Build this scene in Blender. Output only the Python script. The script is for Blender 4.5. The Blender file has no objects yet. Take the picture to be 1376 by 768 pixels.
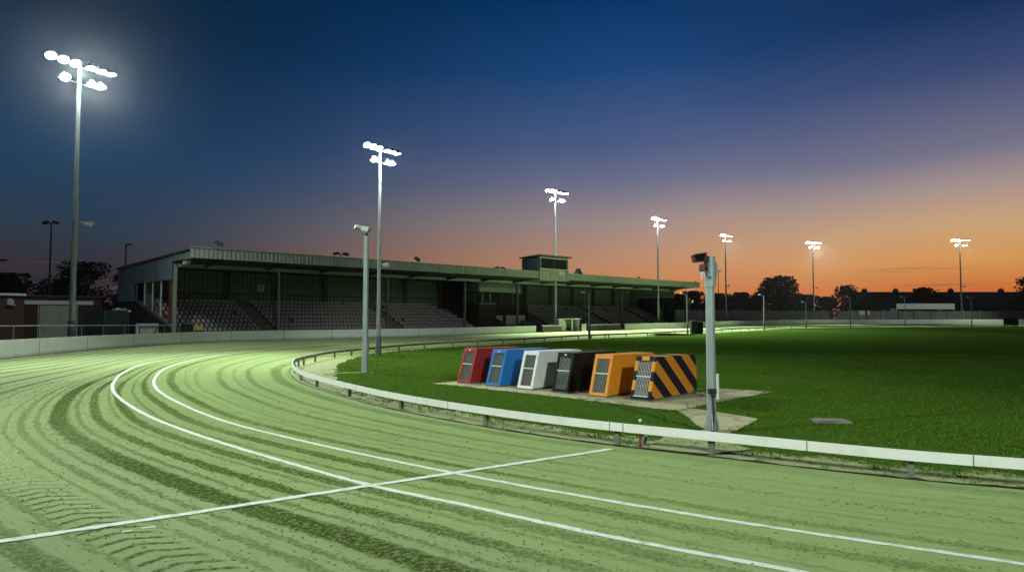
import bpy, math, random
from mathutils import Vector, Matrix, Quaternion
from mathutils.geometry import tessellate_polygon
random.seed(7)
C = bpy.context.scene
COL = C.collection
R = math.radians

# ------------------------------------------------------------------ camera
W0, H0, F, CAMZ = 1376.0, 768.0, 880.0, 2.4
PITCH = math.atan(39.0 / F)
cam_d = bpy.data.cameras.new('camera')
cam = bpy.data.objects.new('camera', cam_d)
COL.objects.link(cam)
cam.location = (0, 0, CAMZ)
cam.rotation_euler = (math.pi / 2 + PITCH, 0, 0)
cam_d.sensor_width = 36.0
cam_d.lens = F / W0 * 36.0
cam_d.clip_end = 8000
C.camera = cam


def ray(px, py):
    a, b = (px - W0 / 2) / F, (H0 / 2 - py) / F
    return Vector((a, math.cos(PITCH) - b * math.sin(PITCH), math.sin(PITCH) + b * math.cos(PITCH)))


def G(px, py, z=0.0):
    d = ray(px, py)
    t = (z - CAMZ) / d.z
    return Vector((d.x * t, d.y * t, z))


def at(px, py, Y):
    d = ray(px, py)
    t = Y / d.y
    return Vector((d.x * t, Y, CAMZ + d.z * t))


def g2(px, py):
    p = G(px, py)
    return (p.x, p.y)


# ------------------------------------------------------------------ object helpers
def tag(o, label=None, cat=None, group=None, kind=None):
    if label: o['label'] = label
    if cat: o['category'] = cat
    if group: o['group'] = group
    if kind: o['kind'] = kind
    return o


def empty(name, loc, rz=0.0, label=None, cat=None, group=None, scale=1.0):
    o = bpy.data.objects.new(name, None)
    COL.objects.link(o)
    o.location = loc
    o.rotation_euler = (0, 0, rz)
    o.scale = (scale,) * 3
    o.empty_display_size = 0.2
    return tag(o, label, cat, group)


class MB:
    def __init__(self):
        self.v, self.f, self.uv, self.mi = [], [], {}, {}

    def add(self, vs, fs, m=0):
        k = len(self.v)
        self.v += [tuple(p) for p in vs]
        for f in fs:
            if m: self.mi[len(self.f)] = m
            self.f.append(tuple(i + k for i in f))
        return k

    def box(self, x0, x1, y0, y1, z0, z1, m=0):
        vs = [(x0, y0, z0), (x1, y0, z0), (x1, y1, z0), (x0, y1, z0), (x0, y0, z1), (x1, y0, z1), (x1, y1, z1), (x0, y1, z1)]
        self.add(vs, [(0, 3, 2, 1), (4, 5, 6, 7), (0, 1, 5, 4), (1, 2, 6, 5), (2, 3, 7, 6), (3, 0, 4, 7)], m)

    def cbox(self, c, s, rot=None, m=0):
        vs = []
        for z in (-1, 1):
            for x, y in ((-1, -1), (1, -1), (1, 1), (-1, 1)):
                p = Vector((x * s[0] / 2, y * s[1] / 2, z * s[2] / 2))
                if rot: p = rot @ p
                vs.append(tuple(p + Vector(c)))
        self.add(vs, [(0, 3, 2, 1), (4, 5, 6, 7), (0, 1, 5, 4), (1, 2, 6, 5), (2, 3, 7, 6), (3, 0, 4, 7)], m)

    def bar(self, a, b, w, h=None, up=(0, 0, 1), m=0):
        a, b = Vector(a), Vector(b)
        h = h or w
        d = (b - a).normalized()
        u = Vector(up)
        if abs(d.dot(u)) > .98: u = Vector((0, 1, 0))
        s = d.cross(u).normalized()
        t = s.cross(d).normalized()
        vs = [p + s * i * w / 2 + t * j * h / 2 for p in (a, b) for i, j in ((-1, -1), (1, -1), (1, 1), (-1, 1))]
        self.add(vs, [(0, 1, 2, 3), (7, 6, 5, 4), (0, 4, 5, 1), (1, 5, 6, 2), (2, 6, 7, 3), (3, 7, 4, 0)], m)

    def tube(self, pts, rads, n=10, cap=True, m=0):
        pts = [Vector(p) for p in pts]
        if not isinstance(rads, (list, tuple)): rads = [rads] * len(pts)
        k = len(self.v)
        for i, p in enumerate(pts):
            d = (pts[min(i + 1, len(pts) - 1)] - pts[max(i - 1, 0)]).normalized()
            u = Vector((1, 0, 0)) if abs(d.x) < .9 else Vector((0, 1, 0))
            s = d.cross(u).normalized()
            t = d.cross(s).normalized()
            for j in range(n):
                a = 2 * math.pi * j / n
                self.v.append(tuple(p + (s * math.cos(a) + t * math.sin(a)) * rads[i]))
        for i in range(len(pts) - 1):
            for j in range(n):
                a, b = k + i * n + j, k + i * n + (j + 1) % n
                if m: self.mi[len(self.f)] = m
                self.f.append((a, b, b + n, a + n))
        if cap:
            self.f.append(tuple(k + j for j in range(n))[::-1])
            e = k + (len(pts) - 1) * n
            self.f.append(tuple(e + j for j in range(n)))

    def prism(self, prof, lo, hi, axis='x', m=0):
        """profile in the two other axes (cyclic order), extruded lo..hi along axis"""
        n = len(prof)

        def mk(a, b, c):
            if axis == 'x': return (c, a, b)
            if axis == 'y': return (a, c, b)
            return (a, b, c)
        vs = [mk(a, b, lo) for a, b in prof] + [mk(a, b, hi) for a, b in prof]
        tris = tessellate_polygon([[Vector((a, b, 0)) for a, b in prof]])
        fs = [tuple(t) for t in tris] + [tuple(i + n for i in t[::-1]) for t in tris]
        fs += [(i, (i + 1) % n, (i + 1) % n + n, i + n) for i in range(n)]
        self.add(vs, fs, m)

    def disc(self, c, nrm, r, n=16, m=0):
        nrm = Vector(nrm).normalized()
        u = Vector((1, 0, 0)) if abs(nrm.x) < .9 else Vector((0, 1, 0))
        s = nrm.cross(u).normalized()
        t = nrm.cross(s)
        self.add([Vector(c) + (s * math.cos(2 * math.pi * j / n) + t * math.sin(2 * math.pi * j / n)) * r for j in range(n)], [tuple(range(n))], m)

    def lathe(self, c, axis, prof, n=16, m=0):
        ax = Vector(axis).normalized()
        u = Vector((1, 0, 0)) if abs(ax.x) < .9 else Vector((0, 1, 0))
        s = ax.cross(u).normalized()
        t = ax.cross(s)
        k = len(self.v)
        for h, r in prof:
            for j in range(n):
                a = 2 * math.pi * j / n
                self.v.append(tuple(Vector(c) + ax * h + (s * math.cos(a) + t * math.sin(a)) * r))
        for i in range(len(prof) - 1):
            for j in range(n):
                a, b = k + i * n + j, k + i * n + (j + 1) % n
                if m: self.mi[len(self.f)] = m
                self.f.append((a, b, b + n, a + n))

    def build(self, name, mats, parent=None, origin=None, smooth=False, bevel=0.0, recalc=True):
        me = bpy.data.meshes.new(name)
        vs = self.v
        if origin is not None:
            vs = [(x - origin[0], y - origin[1], z - origin[2]) for x, y, z in vs]
        me.from_pydata(vs, [], self.f)
        if self.uv:
            ul = me.uv_layers.new(name='UVMap')
            for l in me.loops:
                ul.data[l.index].uv = self.uv.get(l.vertex_index, (0, 0))
        if not isinstance(mats, (list, tuple)): mats = [mats]
        for mm in mats: me.materials.append(mm)
        for i, m in self.mi.items(): me.polygons[i].material_index = m
        if recalc:
            import bmesh
            bm = bmesh.new(); bm.from_mesh(me)
            bmesh.ops.recalc_face_normals(bm, faces=bm.faces)
            bm.to_mesh(me); bm.free()
        if smooth:
            me.shade_smooth()
            me.set_sharp_from_angle(angle=R(35))
        o = bpy.data.objects.new(name, me)
        COL.objects.link(o)
        if origin is not None and parent is None: o.location = origin
        if parent is not None: o.parent = parent
        if bevel:
            b = o.modifiers.new('bevel', 'BEVEL'); b.width = bevel; b.segments = 2; b.limit_method = 'ANGLE'
        me.update()
        return o


def copy_tree(o, parent=None):
    c = o.copy()
    COL.objects.link(c)
    if parent is not None: c.parent = parent
    for ch in o.children: copy_tree(ch, c)
    return c


# ------------------------------------------------------------------ materials
def lin(r, g, b):
    f = lambda c: c / 12.92 if c <= .04045 else ((c + .055) / 1.055) ** 2.4
    return (f(r / 255), f(g / 255), f(b / 255), 1)


class NT:
    def __init__(self, nt):
        self.nt = nt

    def n(self, typ, **kw):
        nd = self.nt.nodes.new(typ)
        for k, v in kw.items():
            if k.startswith('i_'):
                nd.inputs[k[2:].replace('_', ' ')].default_value = v
            else:
                setattr(nd, k, v)
        return nd

    def l(self, a, b):
        self.nt.links.new(a, b)

    def val(self, x, sock):
        if hasattr(x, 'is_output'): self.l(x, sock)
        else: sock.default_value = x

    def m(self, op, a, b=None, c=None, clamp=False):
        nd = self.n('ShaderNodeMath', operation=op, use_clamp=clamp)
        for i, x in enumerate((a, b, c)):
            if x is not None: self.val(x, nd.inputs[i])
        return nd.outputs[0]

    def mix(self, f, a, b, blend='MIX'):
        nd = self.n('ShaderNodeMix', data_type='RGBA', blend_type=blend)
        self.val(f, nd.inputs[0]); self.val(a, nd.inputs[6]); self.val(b, nd.inputs[7])
        return nd.outputs[2]

    def noise(self, vec, scale, detail=4, rough=.55, dist=0.0, dim='3D'):
        nd = self.n('ShaderNodeTexNoise', noise_dimensions=dim)
        if vec is not None: self.l(vec, nd.inputs['Vector'])
        nd.inputs['Scale'].default_value = scale
        nd.inputs['Detail'].default_value = detail
        nd.inputs['Roughness'].default_value = rough
        nd.inputs['Distortion'].default_value = dist
        return nd.outputs[0]

    def step(self, x, a, b):
        nd = self.n('ShaderNodeMapRange', clamp=True, interpolation_type='SMOOTHSTEP')
        self.val(x, nd.inputs[0]); self.val(a, nd.inputs[1]); self.val(b, nd.inputs[2])
        nd.inputs[3].default_value = 0; nd.inputs[4].default_value = 1
        return nd.outputs[0]


def newmat(name):
    m = bpy.data.materials.new(name)
    m.use_nodes = True
    nt = m.node_tree
    return m, NT(nt), nt.nodes['Principled BSDF']


def mat(name, col, rough=.6, metal=0.0, var=.25, scale=3.0, bump=.0, bscale=40.0, dirt=None, dirt_amt=.0, spec=.5, streak=False):
    m, t, p = newmat(name)
    co = t.n('ShaderNodeTexCoord').outputs['Object']
    vec = co
    if streak:
        mp = t.n('ShaderNodeMapping'); t.l(co, mp.inputs[0]); mp.inputs['Scale'].default_value = (1, 1, .12); vec = mp.outputs[0]
    n1 = t.noise(vec, scale, 6, .6)
    c = t.mix(n1, tuple(x * (1 - var) for x in col[:3]) + (1,), tuple(min(1, x * (1 + var)) for x in col[:3]) + (1,))
    if dirt:
        n2 = t.noise(vec, scale * .7 + 1.3, 8, .65)
        c = t.mix(t.m('MULTIPLY', t.step(n2, .48, .72), dirt_amt), c, dirt)
    t.l(c, p.inputs['Base Color'])
    p.inputs['Roughness'].default_value = rough
    p.inputs['Metallic'].default_value = metal
    p.inputs['Specular IOR Level'].default_value = spec
    if bump:
        b = t.n('ShaderNodeBump'); b.inputs['Strength'].default_value = bump; b.inputs['Distance'].default_value = .02
        t.l(t.noise(co, bscale, 5, .6), b.inputs['Height']); t.l(b.outputs[0], p.inputs['Normal'])
    return m


def emis(name, col, s):
    m, t, p = newmat(name)
    p.inputs['Base Color'].default_value = (.8, .8, .8, 1)
    p.inputs['Emission Color'].default_value = col
    p.inputs['Emission Strength'].default_value = s
    return m


M = {}
M['galv'] = mat('galvanised_steel', (.34, .40, .385), .5, .35, .3, 6, .08, 60, dirt=(.14, .16, .15, 1), dirt_amt=.6, streak=True)
M['galv_dark'] = mat('weathered_steel', (.14, .19, .175), .55, .3, .3, 4, .05, 50)
M['white_paint'] = mat('white_painted_board', (.83, .84, .78), .45, 0, .07, 2.2, .06, 30, dirt=(.5, .51, .42, 1), dirt_amt=.3)
M['timber'] = mat('bare_timber', (.13, .105, .07), .8, 0, .45, 5, .3, 40)
M['post_wood'] = mat('weathered_post', (.16, .17, .12), .8, 0, .5, 9, .3, 50, dirt=(.05, .06, .03, 1), dirt_amt=.8)
M['roof'] = mat('roof_sheet', (.16, .18, .165), .6, .1, .2, .8, 0, 1)
M['fascia'] = mat('corrugated_fascia', (.37, .41, .36), .5, .05, .18, 1.2, 0, 1, dirt=(.14, .17, .14, 1), dirt_amt=.6, streak=True)
M['clad'] = mat('corrugated_cladding', (.17, .24, .245), .55, .05, .2, 1.0, 0, 1, dirt=(.08, .1, .1, 1), dirt_amt=.5, streak=True)
M['inner_clad'] = mat('inner_cladding', (.15, .19, .16), .7, 0, .25, .9, 0, 1)
M['dark_steel'] = mat('dark_green_steel', (.05, .065, .055), .5, .1, .3, 3)
M['beam'] = mat('painted_beam', (.30, .36, .29), .6, 0, .2, 2)
M['brick'] = None
M['concrete'] = mat('step_concrete', (.17, .17, .155), .85, 0, .25, 2, .2, 30)
M['seat'] = mat('pale_seat_plastic', (.44, .40, .39), .5, 0, .4, 2.3)
M['white_trim'] = mat('white_trim', (.7, .73, .69), .5, 0, .08, 3)
M['red_column'] = mat('red_oxide_paint', (.23, .045, .035), .5, 0, .2, 4)
M['yellow'] = mat('yellow_nosing', (.42, .36, .05), .6, 0, .2, 6)
M['glass'] = mat('dark_glazing', (.02, .026, .024), .35, 0, .2, 2, spec=.15)
M['black'] = mat('black_paint', (.012, .014, .017), .5, 0, .3, 5, spec=.25)
M['rubber'] = mat('black_rubber', (.016, .017, .016), .75, 0, .3, 8)
M['matt_black'] = mat('matt_black', (.008, .009, .009), .95, 0, .2, 3, spec=0)
M['dark_box'] = mat('dark_green_box', (.018, .035, .03), .5, 0, .3, 3)
M['fence_wood'] = mat('fence_boards', (.21, .20, .16), .85, 0, .45, 1.6, .2, 20, streak=True)
M['leaf'] = mat('leaf_dark', (.03, .045, .02), .9, 0, .5, .6, spec=0)
M['bark'] = mat('bark', (.06, .05, .04), .9, 0, .3, 5, .3, 20)
M['render'] = mat('house_render', (.12, .10, .09), .9, 0, .3, .6)
M['tile'] = mat('roof_tile', (.06, .06, .07), .85, 0, .3, .7)
M['red_gloss'] = mat('red_plastic', (.085, .012, .01), .42, 0, .2, 6)
M['lens'] = emis('floodlight_lens', (.93, 1.0, .98, 1), 420.0)
M['lens_mid'] = emis('floodlight_lens_mid', (.95, 1.0, .98, 1), 260.0)
M['lens_far'] = emis('floodlight_lens_far', (.97, 1.0, .97, 1), 75.0)
M['lens_soft'] = emis('floodlight_lens_soft', (.93, 1.0, .98, 1), 40.0)
M['lens_small'] = emis('small_lamp_lens', (1, .95, .8, 1), 1.2)
M['off_lens'] = mat('unlit_lamp_glass', (.45, .5, .5), .2)


def brick_mat():
    m, t, p = newmat('brick_wall')
    co = t.n('ShaderNodeTexCoord').outputs['Object']
    mp = t.n('ShaderNodeMapping'); t.l(co, mp.inputs[0]); mp.inputs['Rotation'].default_value = (R(90), 0, 0)
    b = t.n('ShaderNodeTexBrick')
    t.l(mp.outputs[0], b.inputs['Vector'])
    b.inputs['Scale'].default_value = 4.0
    b.inputs['Color1'].default_value = (.055, .024, .016, 1)
    b.inputs['Color2'].default_value = (.04, .018, .013, 1)
    b.inputs['Mortar'].default_value = (.045, .04, .035, 1)
    t.l(b.outputs[0], p.inputs['Base Color'])
    p.inputs['Roughness'].default_value = .9
    return m


M['brick'] = brick_mat()

# ------------------------------------------------------------------ world: dusk sky
w = bpy.data.worlds.new('World')
C.world = w
w.use_nodes = True
t = NT(w.node_tree)
bg = w.node_tree.nodes['Background']
co = t.n('ShaderNodeTexCoord').outputs['Generated']
sx = t.n('ShaderNodeSeparateXYZ'); t.l(co, sx.inputs[0])
el = t.m('MULTIPLY', t.m('ARCSINE', sx.outputs[2]), 180 / math.pi)
az = t.m('MULTIPLY', t.m('ARCTAN2', sx.outputs[0], sx.outputs[1]), 180 / math.pi)
warp = t.noise(co, 3.0, 3, .5)
SKY_RANGE = 45.0
elf = t.m('DIVIDE', t.m('ADD', el, t.m('MULTIPLY', t.m('SUBTRACT', warp, .5), 2.0)), SKY_RANGE, clamp=True)


def ramp(stops):
    cr = t.n('ShaderNodeValToRGB')
    e = cr.color_ramp.elements
    while len(e) < len(stops): e.new(.5)
    for i, (deg, c) in enumerate(stops):
        e[i].position = max(0, min(1, deg / SKY_RANGE)); e[i].color = lin(*c)
    t.l(elf, cr.inputs[0])
    return cr.outputs[0]


left = ramp([(0, (50, 40, 46)), (3.9, (52, 48, 56)), (6.5, (42, 58, 76)), (11.8, (14, 56, 90)), (17, (4, 44, 76)), (21.5, (2, 34, 60)), (45, (1, 14, 28))])
mid = ramp([(0, (200, 112, 62)), (2.1, (206, 134, 84)), (4.8, (190, 142, 112)), (8, (156, 138, 136)), (11.2, (113, 114, 138)), (14.3, (78, 95, 136)), (20.4, (32, 73, 126)), (26.1, (8, 54, 104)), (45, (2, 20, 44))])
right = ramp([(0, (190, 98, 50)), (1.9, (202, 112, 54)), (3.9, (212, 150, 84)), (6.5, (202, 162, 120)), (9.2, (166, 146, 142)), (11.8, (116, 114, 136)), (17, (60, 76, 116)), (21.5, (24, 50, 90)), (45, (6, 18, 38))])
sky = t.mix(t.step(az, -34, 18), left, mid)
sky = t.mix(t.step(az, 4, 38), sky, right)
# a few thin dark cloud streaks low over the glow
mp = t.n('ShaderNodeMapping'); t.l(co, mp.inputs[0]); mp.inputs['Scale'].default_value = (3.2, 3.2, 90)
cl = t.noise(mp.outputs[0], 1.6, 5, .55)
band = t.m('MULTIPLY', t.step(el, 1.2, 2.0), t.m('SUBTRACT', 1.0, t.step(el, 2.6, 4.6)))
cf = t.m('MULTIPLY', t.m('MULTIPLY', t.step(cl, .58, .74), band), .55)
sky = t.mix(cf, sky, lin(120, 84, 72))
below = t.step(el, -3, -.2)
back = t.m('SUBTRACT', 1.0, t.step(t.m('ABSOLUTE', az), 60, 110))
sky = t.mix(back, lin(14, 30, 52), sky)
sky = t.mix(below, (.01, .012, .012, 1), sky)
t.l(sky, bg.inputs[0])
bg.inputs[1].default_value = 1.0

# ------------------------------------------------------------------ plan of the circuit: rail, lane, wall stations
ST = [  # rail, lane, wall (metres)
    ((60, -3), (60, -8), (60, -24)), ((40, .6), (40, -4.2), (40, -20)), ((22, 3.6), (19.5, -.4), (14, -16)), ((12, 6.9), (8.8, 4.1), (1, -12)),
    (g2(1376, 656), g2(1376, 757.5), (-6, -7)), (g2(1225, 643), g2(1130, 722), (-9, -4.6)), (g2(954, 612.4), g2(900, 686.5), (-11.5, -2)), (g2(735, 586), g2(609, 635.2), (-15.5, 1.6)),
    (g2(533.7, 550.7), g2(400, 590.7), (-20, 6.5)), (g2(465, 533), g2(299, 565), (-23, 11)), (g2(421.8, 520), g2(239, 540.3), (-25.3, 17)),
    (g2(402, 512), g2(213.5, 525.4), (-26.6, 23.5)), (g2(393, 503), g2(206.6, 514.7), (-27.3, 30)), (g2(393.5, 496), g2(209, 506), g2(0, 483.3)),
    (g2(398, 492.3), g2(222, 494.6), (-28.2, 41)), (g2(409, 489), g2(256, 484), g2(160, 467.5)), (g2(446.8, 480.5), g2(307.4, 475), (-27.4, 54)),
    (g2(472, 477.6), g2(400, 466), g2(300, 459.2)), (g2(534, 471), g2(500, 459.2), g2(490, 453.6)), (g2(606, 465.2), (-6.0, 62.5), (-9.6, 74)),
    (g2(704.4, 460), (0, 69.5), g2(640, 449.5)), (g2(777.7, 455), (7.5, 79), g2(745, 446)), (g2(869.4, 451.0), (17, 90), g2(840, 442.8)),
    (g2(965.6, 446), (30.5, 106), g2(925, 440.6)), (g2(1012, 443.2), (42, 121), g2(985, 438.3)), (g2(1064, 440.6), (60, 137), (74, 161)),
    ((85, 134), (87, 147), (103, 171)), ((113, 140), (115, 154), (140, 176)), ((165, 144), (166, 157), (185, 178)), ((240, 146), (240, 160), (250, 180))]


def catmull(pts, k):
    out = []
    n = len(pts)
    for i in range(n - 1):
        p0, p1, p2, p3 = [Vector(pts[max(0, min(n - 1, j))]) for j in (i - 1, i, i + 1, i + 2)]
        # centripetal form keeps the uneven stations from overshooting
        def tj(ti, a, b): return ti + max(1e-4, (b - a).length) ** .5
        if i == 0: p0 = p1 - (p2 - p1)
        if i == n - 2: p3 = p2 + (p2 - p1)
        t0 = 0; t1 = tj(t0, p0, p1); t2 = tj(t1, p1, p2); t3 = tj(t2, p2, p3)
        for s in range(k):
            tt = t1 + (t2 - t1) * s / k
            A1 = p0 * (t1 - tt) / (t1 - t0) + p1 * (tt - t0) / (t1 - t0)
            A2 = p1 * (t2 - tt) / (t2 - t1) + p2 * (tt - t1) / (t2 - t1)
            A3 = p2 * (t3 - tt) / (t3 - t2) + p3 * (tt - t2) / (t3 - t2)
            B1 = A1 * (t2 - tt) / (t2 - t0) + A2 * (tt - t0) / (t2 - t0)
            B2 = A2 * (t3 - tt) / (t3 - t1) + A3 * (tt - t1) / (t3 - t1)
            out.append(B1 * (t2 - tt) / (t2 - t1) + B2 * (tt - t1) / (t2 - t1))
    out.append(Vector(pts[-1]))
    return out


def smooth(pts, it):
    for _ in range(it):
        pts = [pts[0]] + [(pts[i - 1] + pts[i] * 2 + pts[i + 1]) / 4 for i in range(1, len(pts) - 1)] + [pts[-1]]
    return pts


K = 12
rail = smooth(catmull([s[0] for s in ST], K), 14)
lane = smooth(catmull([s[1] for s in ST], K), 14)
wallc = smooth(catmull([s[2] for s in ST], K), 20)
N = len(rail)


def arclen(pts):
    L = [0.0]
    for i in range(1, len(pts)): L.append(L[-1] + (pts[i] - pts[i - 1]).length)
    return L


def offset(pts, d):
    out = []
    for i, p in enumerate(pts):
        a = (pts[min(i + 1, len(pts) - 1)] - pts[max(i - 1, 0)]).normalized()
        q = d(i) if callable(d) else d
        out.append(p + Vector((a.y, -a.x)) * q)
    return out


railL = arclen(lane)
# ---- ground
mb = MB()
mb.add([(-3000, -3000, -.03), (3000, -3000, -.03), (3000, 3000, -.03), (-3000, 3000, -.03)], [(0, 1, 2, 3)])
tag(mb.build('ground', mat('apron_tarmac', (.05, .052, .048), .9, 0, .3, .4, .2, 8)), kind='structure')


# ---- sand track, lofted rail > lane > wall, UV = metres along, metres from the rail
def track_mat():
    m, t, p = newmat('track_sand')
    uv = t.n('ShaderNodeUVMap').outputs[0]
    sp = t.n('ShaderNodeSeparateXYZ'); t.l(uv, sp.inputs[0])
    u, v = sp.outputs[0], sp.outputs[1]
    co = t.n('ShaderNodeTexCoord').outputs['Object']
    # slow sideways wander of every rut
    cu = t.n('ShaderNodeCombineXYZ'); t.l(u, cu.inputs[0])
    wan = t.m('MULTIPLY', t.m('SUBTRACT', t.noise(cu.outputs[0], .09, 2, .5), .5), .55)
    rough_n = t.noise(co, 13.0, 6, .75)
    edge = t.m('ADD', t.m('MULTIPLY', t.m('SUBTRACT', rough_n, .5), .26), t.m('MULTIPLY', t.m('SUBTRACT', t.noise(co, 3.0, 3, .6), .5), .22))
    big_n = t.noise(co, 1.1, 3, .5)
    vw = t.m('ADD', v, wan)
    ve = t.m('ADD', vw, edge)
    # ruts: (metres from the rail, half width, strength)
    bands = [(1.9, .05, .35), (3.35, .04, .3), (5.2, .05, .5), (6.02, .05, .45), (6.85, .05, .55), (7.7, .05, .5), (8.3, .04, .4), (9.1, .05, .45), (10.2, .07, .5), (11.6, .08, .5), (.55, .22, .55), (1.45, .10, .5), (2.35, .09, .5), (3.05, .07, .35), (3.75, .12, .8), (4.72, .15, .85), (5.75, .14, .85), (6.45, .13, .9), (7.25, .22, 1.05),
             (8.0, .08, .5), (9.6, .18, .75), (10.9, .22, .85), (12.3, .2, .75), (13.6, .25, .75), (15.0, .22, .6), (16.4, .3, .75), (17.8, .28, .7), (19.2, .4, .9)]
    tot = None
    cu2 = t.n('ShaderNodeCombineXYZ'); t.l(u, cu2.inputs[0]); t.l(t.m('MULTIPLY', v, 1.7), cu2.inputs[1])
    patch = t.step(t.noise(cu2.outputs[0], .22, 4, .65), .30, .62)
    for c, hw, s in bands:
        d = t.m('ABSOLUTE', t.m('SUBTRACT', ve, c))
        b = t.m('MULTIPLY', t.m('SUBTRACT', 1.0, t.step(d, hw * .62, hw * 1.05)), s)
        tot = b if tot is None else t.m('MAXIMUM', tot, b)
    spx = t.n('ShaderNodeSeparateXYZ'); t.l(co, spx.inputs[0])
    calm = t.m('SUBTRACT', 1.0, t.m('MULTIPLY', t.step(t.m('ADD', spx.outputs[0], t.m('MULTIPLY', t.noise(co, .5, 3, .6), 4.0)), -.5, 5.0), .55))
    tot = t.m('MULTIPLY', t.m('MULTIPLY', tot, calm), t.m('ADD', .64, t.m('MULTIPLY', patch, .42)))
    # fine rake lines along the track
    cu3 = t.n('ShaderNodeCombineXYZ'); t.l(t.m('MULTIPLY', u, .35), cu3.inputs[0]); t.l(t.m('MULTIPLY', vw, 16.0), cu3.inputs[1])
    rake = t.noise(cu3.outputs[0], 1.0, 4, .6)
    cu4 = t.n('ShaderNodeCombineXYZ'); t.l(t.m('MULTIPLY', u, 1.3), cu4.inputs[0]); t.l(t.m('MULTIPLY', ve, 7.0), cu4.inputs[1])
    scuff = t.step(t.noise(cu4.outputs[0], 1.0, 6, .7), .60, .72)
    # tractor tread chevrons at the outer lane
    dv = t.m('SUBTRACT', vw, 8.75)
    saw = t.m('FRACT', t.m('ADD', t.m('MULTIPLY', u, 4.0), t.m('MULTIPLY', t.m('ABSOLUTE', dv), 1.9)))
    lug = t.m('MULTIPLY', t.m('SUBTRACT', 1.0, t.step(t.m('ABSOLUTE', t.m('SUBTRACT', t.m('ADD', saw, t.m('MULTIPLY', edge, 1.3)), .5)), .09, .20)), t.m('SUBTRACT', 1.0, t.step(t.m('ABSOLUTE', dv), .26, .36)))
    sy = t.n('ShaderNodeSeparateXYZ'); t.l(co, sy.inputs[0])
    treadfade = t.m('SUBTRACT', 1.0, t.step(t.m('ADD', sy.outputs[1], t.m('MULTIPLY', big_n, 3.0)), 9.5, 12.5))
    lug = t.m('MULTIPLY', t.m('MULTIPLY', lug, treadfade), .78)
    dark = t.m('MAXIMUM', tot, t.m('MULTIPLY', scuff, .42))
    dark = t.m('MAXIMUM', dark, lug)
    lump = t.noise(co, 15.0, 5, .7)
    darkc = t.m('MULTIPLY', dark, t.m('ADD', .28, t.m('MULTIPLY', t.step(lump, .40, .56), .85)), clamp=True)
    # paw marks and loose clods over the raked sand
    vor = t.n('ShaderNodeTexVoronoi'); t.l(co, vor.inputs['Vector']); vor.inputs['Scale'].default_value = 3.2
    clod = t.m('MULTIPLY', t.m('SUBTRACT', 1.0, t.step(t.m('ADD', vor.outputs['Distance'], t.m('MULTIPLY', t.m('SUBTRACT', lump, .5), .3)), .05, .16)), t.step(t.noise(co, .8, 4, .6), .50, .62))
    darkc = t.m('MAXIMUM', darkc, t.m('MULTIPLY', clod, .55))
    cu5 = t.n('ShaderNodeCombineXYZ'); t.l(t.m('MULTIPLY', u, .06), cu5.inputs[0]); t.l(t.m('MULTIPLY', vw, .9), cu5.inputs[1])
    sweep = t.noise(cu5.outputs[0], 1.0, 3, .55)
    base = t.mix(big_n, (.285, .40, .13, 1), (.355, .48, .175, 1))
    base = t.mix(t.m('MULTIPLY', t.step(sweep, .62, .36), t.m('MULTIPLY', calm, .36)), base, (.20, .29, .095, 1))
    base = t.mix(t.step(rake, .3, .7), base, t.mix(.5, base, (.40, .50, .25, 1)))
    base = t.mix(t.m('MULTIPLY', t.step(t.noise(co, 75, 3, .8), .45, .75), .42), base, (.15, .21, .075, 1))
    base = t.mix(t.m('MULTIPLY', t.step(t.noise(co, 2.6, 6, .75), .48, .70), .30), base, (.19, .26, .10, 1))
    base = t.mix(t.step(v, 4.5, 8.5), base, t.mix(.22, base, (.44, .47, .34, 1)))
    col = t.mix(darkc, base, (.085, .135, .025, 1))
    t.l(col, p.inputs['Base Color'])
    p.inputs['Roughness'].default_value = .95
    p.inputs['Specular IOR Level'].default_value = .0
    h = t.m('ADD', t.m('MULTIPLY', t.m('MULTIPLY', dark, lump), 1.7), t.m('MULTIPLY', rake, .28))
    h = t.m('SUBTRACT', h, t.m('MULTIPLY', dark, 1.1))
    h = t.m('SUBTRACT', t.m('ADD', h, t.m('MULTIPLY', t.noise(co, 40, 4, .7), .30)), t.m('MULTIPLY', clod, .5))
    b = t.n('ShaderNodeBump'); b.inputs['Strength'].default_value = .9; b.inputs['Distance'].default_value = .06
    t.l(h, b.inputs['Height']); t.l(b.outputs[0], p.inputs['Normal'])
    return m


def cross(i, v):
    """point on the surface v metres from the rail (lane line at 4.2 m, wall at 20.5 m)"""
    if v <= 4.2: return rail[i].lerp(lane[i], v / 4.2)
    return lane[i].lerp(wallc[i], (v - 4.2) / 16.3)


mb = MB()
VS = [0, .7, 1.4, 2.1, 2.8, 3.5, 4.2, 5.2, 6.2, 7.2, 8.2, 9.5, 11, 13, 15, 17, 19, 20.6]
for i in range(N):
    for v in VS:
        p = cross(i, v)
        mb.uv[len(mb.v)] = (railL[i], v)
        mb.v.append((p.x, p.y, 0))
nv = len(VS)
for i in range(N - 1):
    for j in range(nv - 1):
        a = i * nv + j
        mb.f.append((a, a + 1, a + 1 + nv, a + nv))
tag(mb.build('track', track_mat(), recalc=False), kind='structure')


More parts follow.
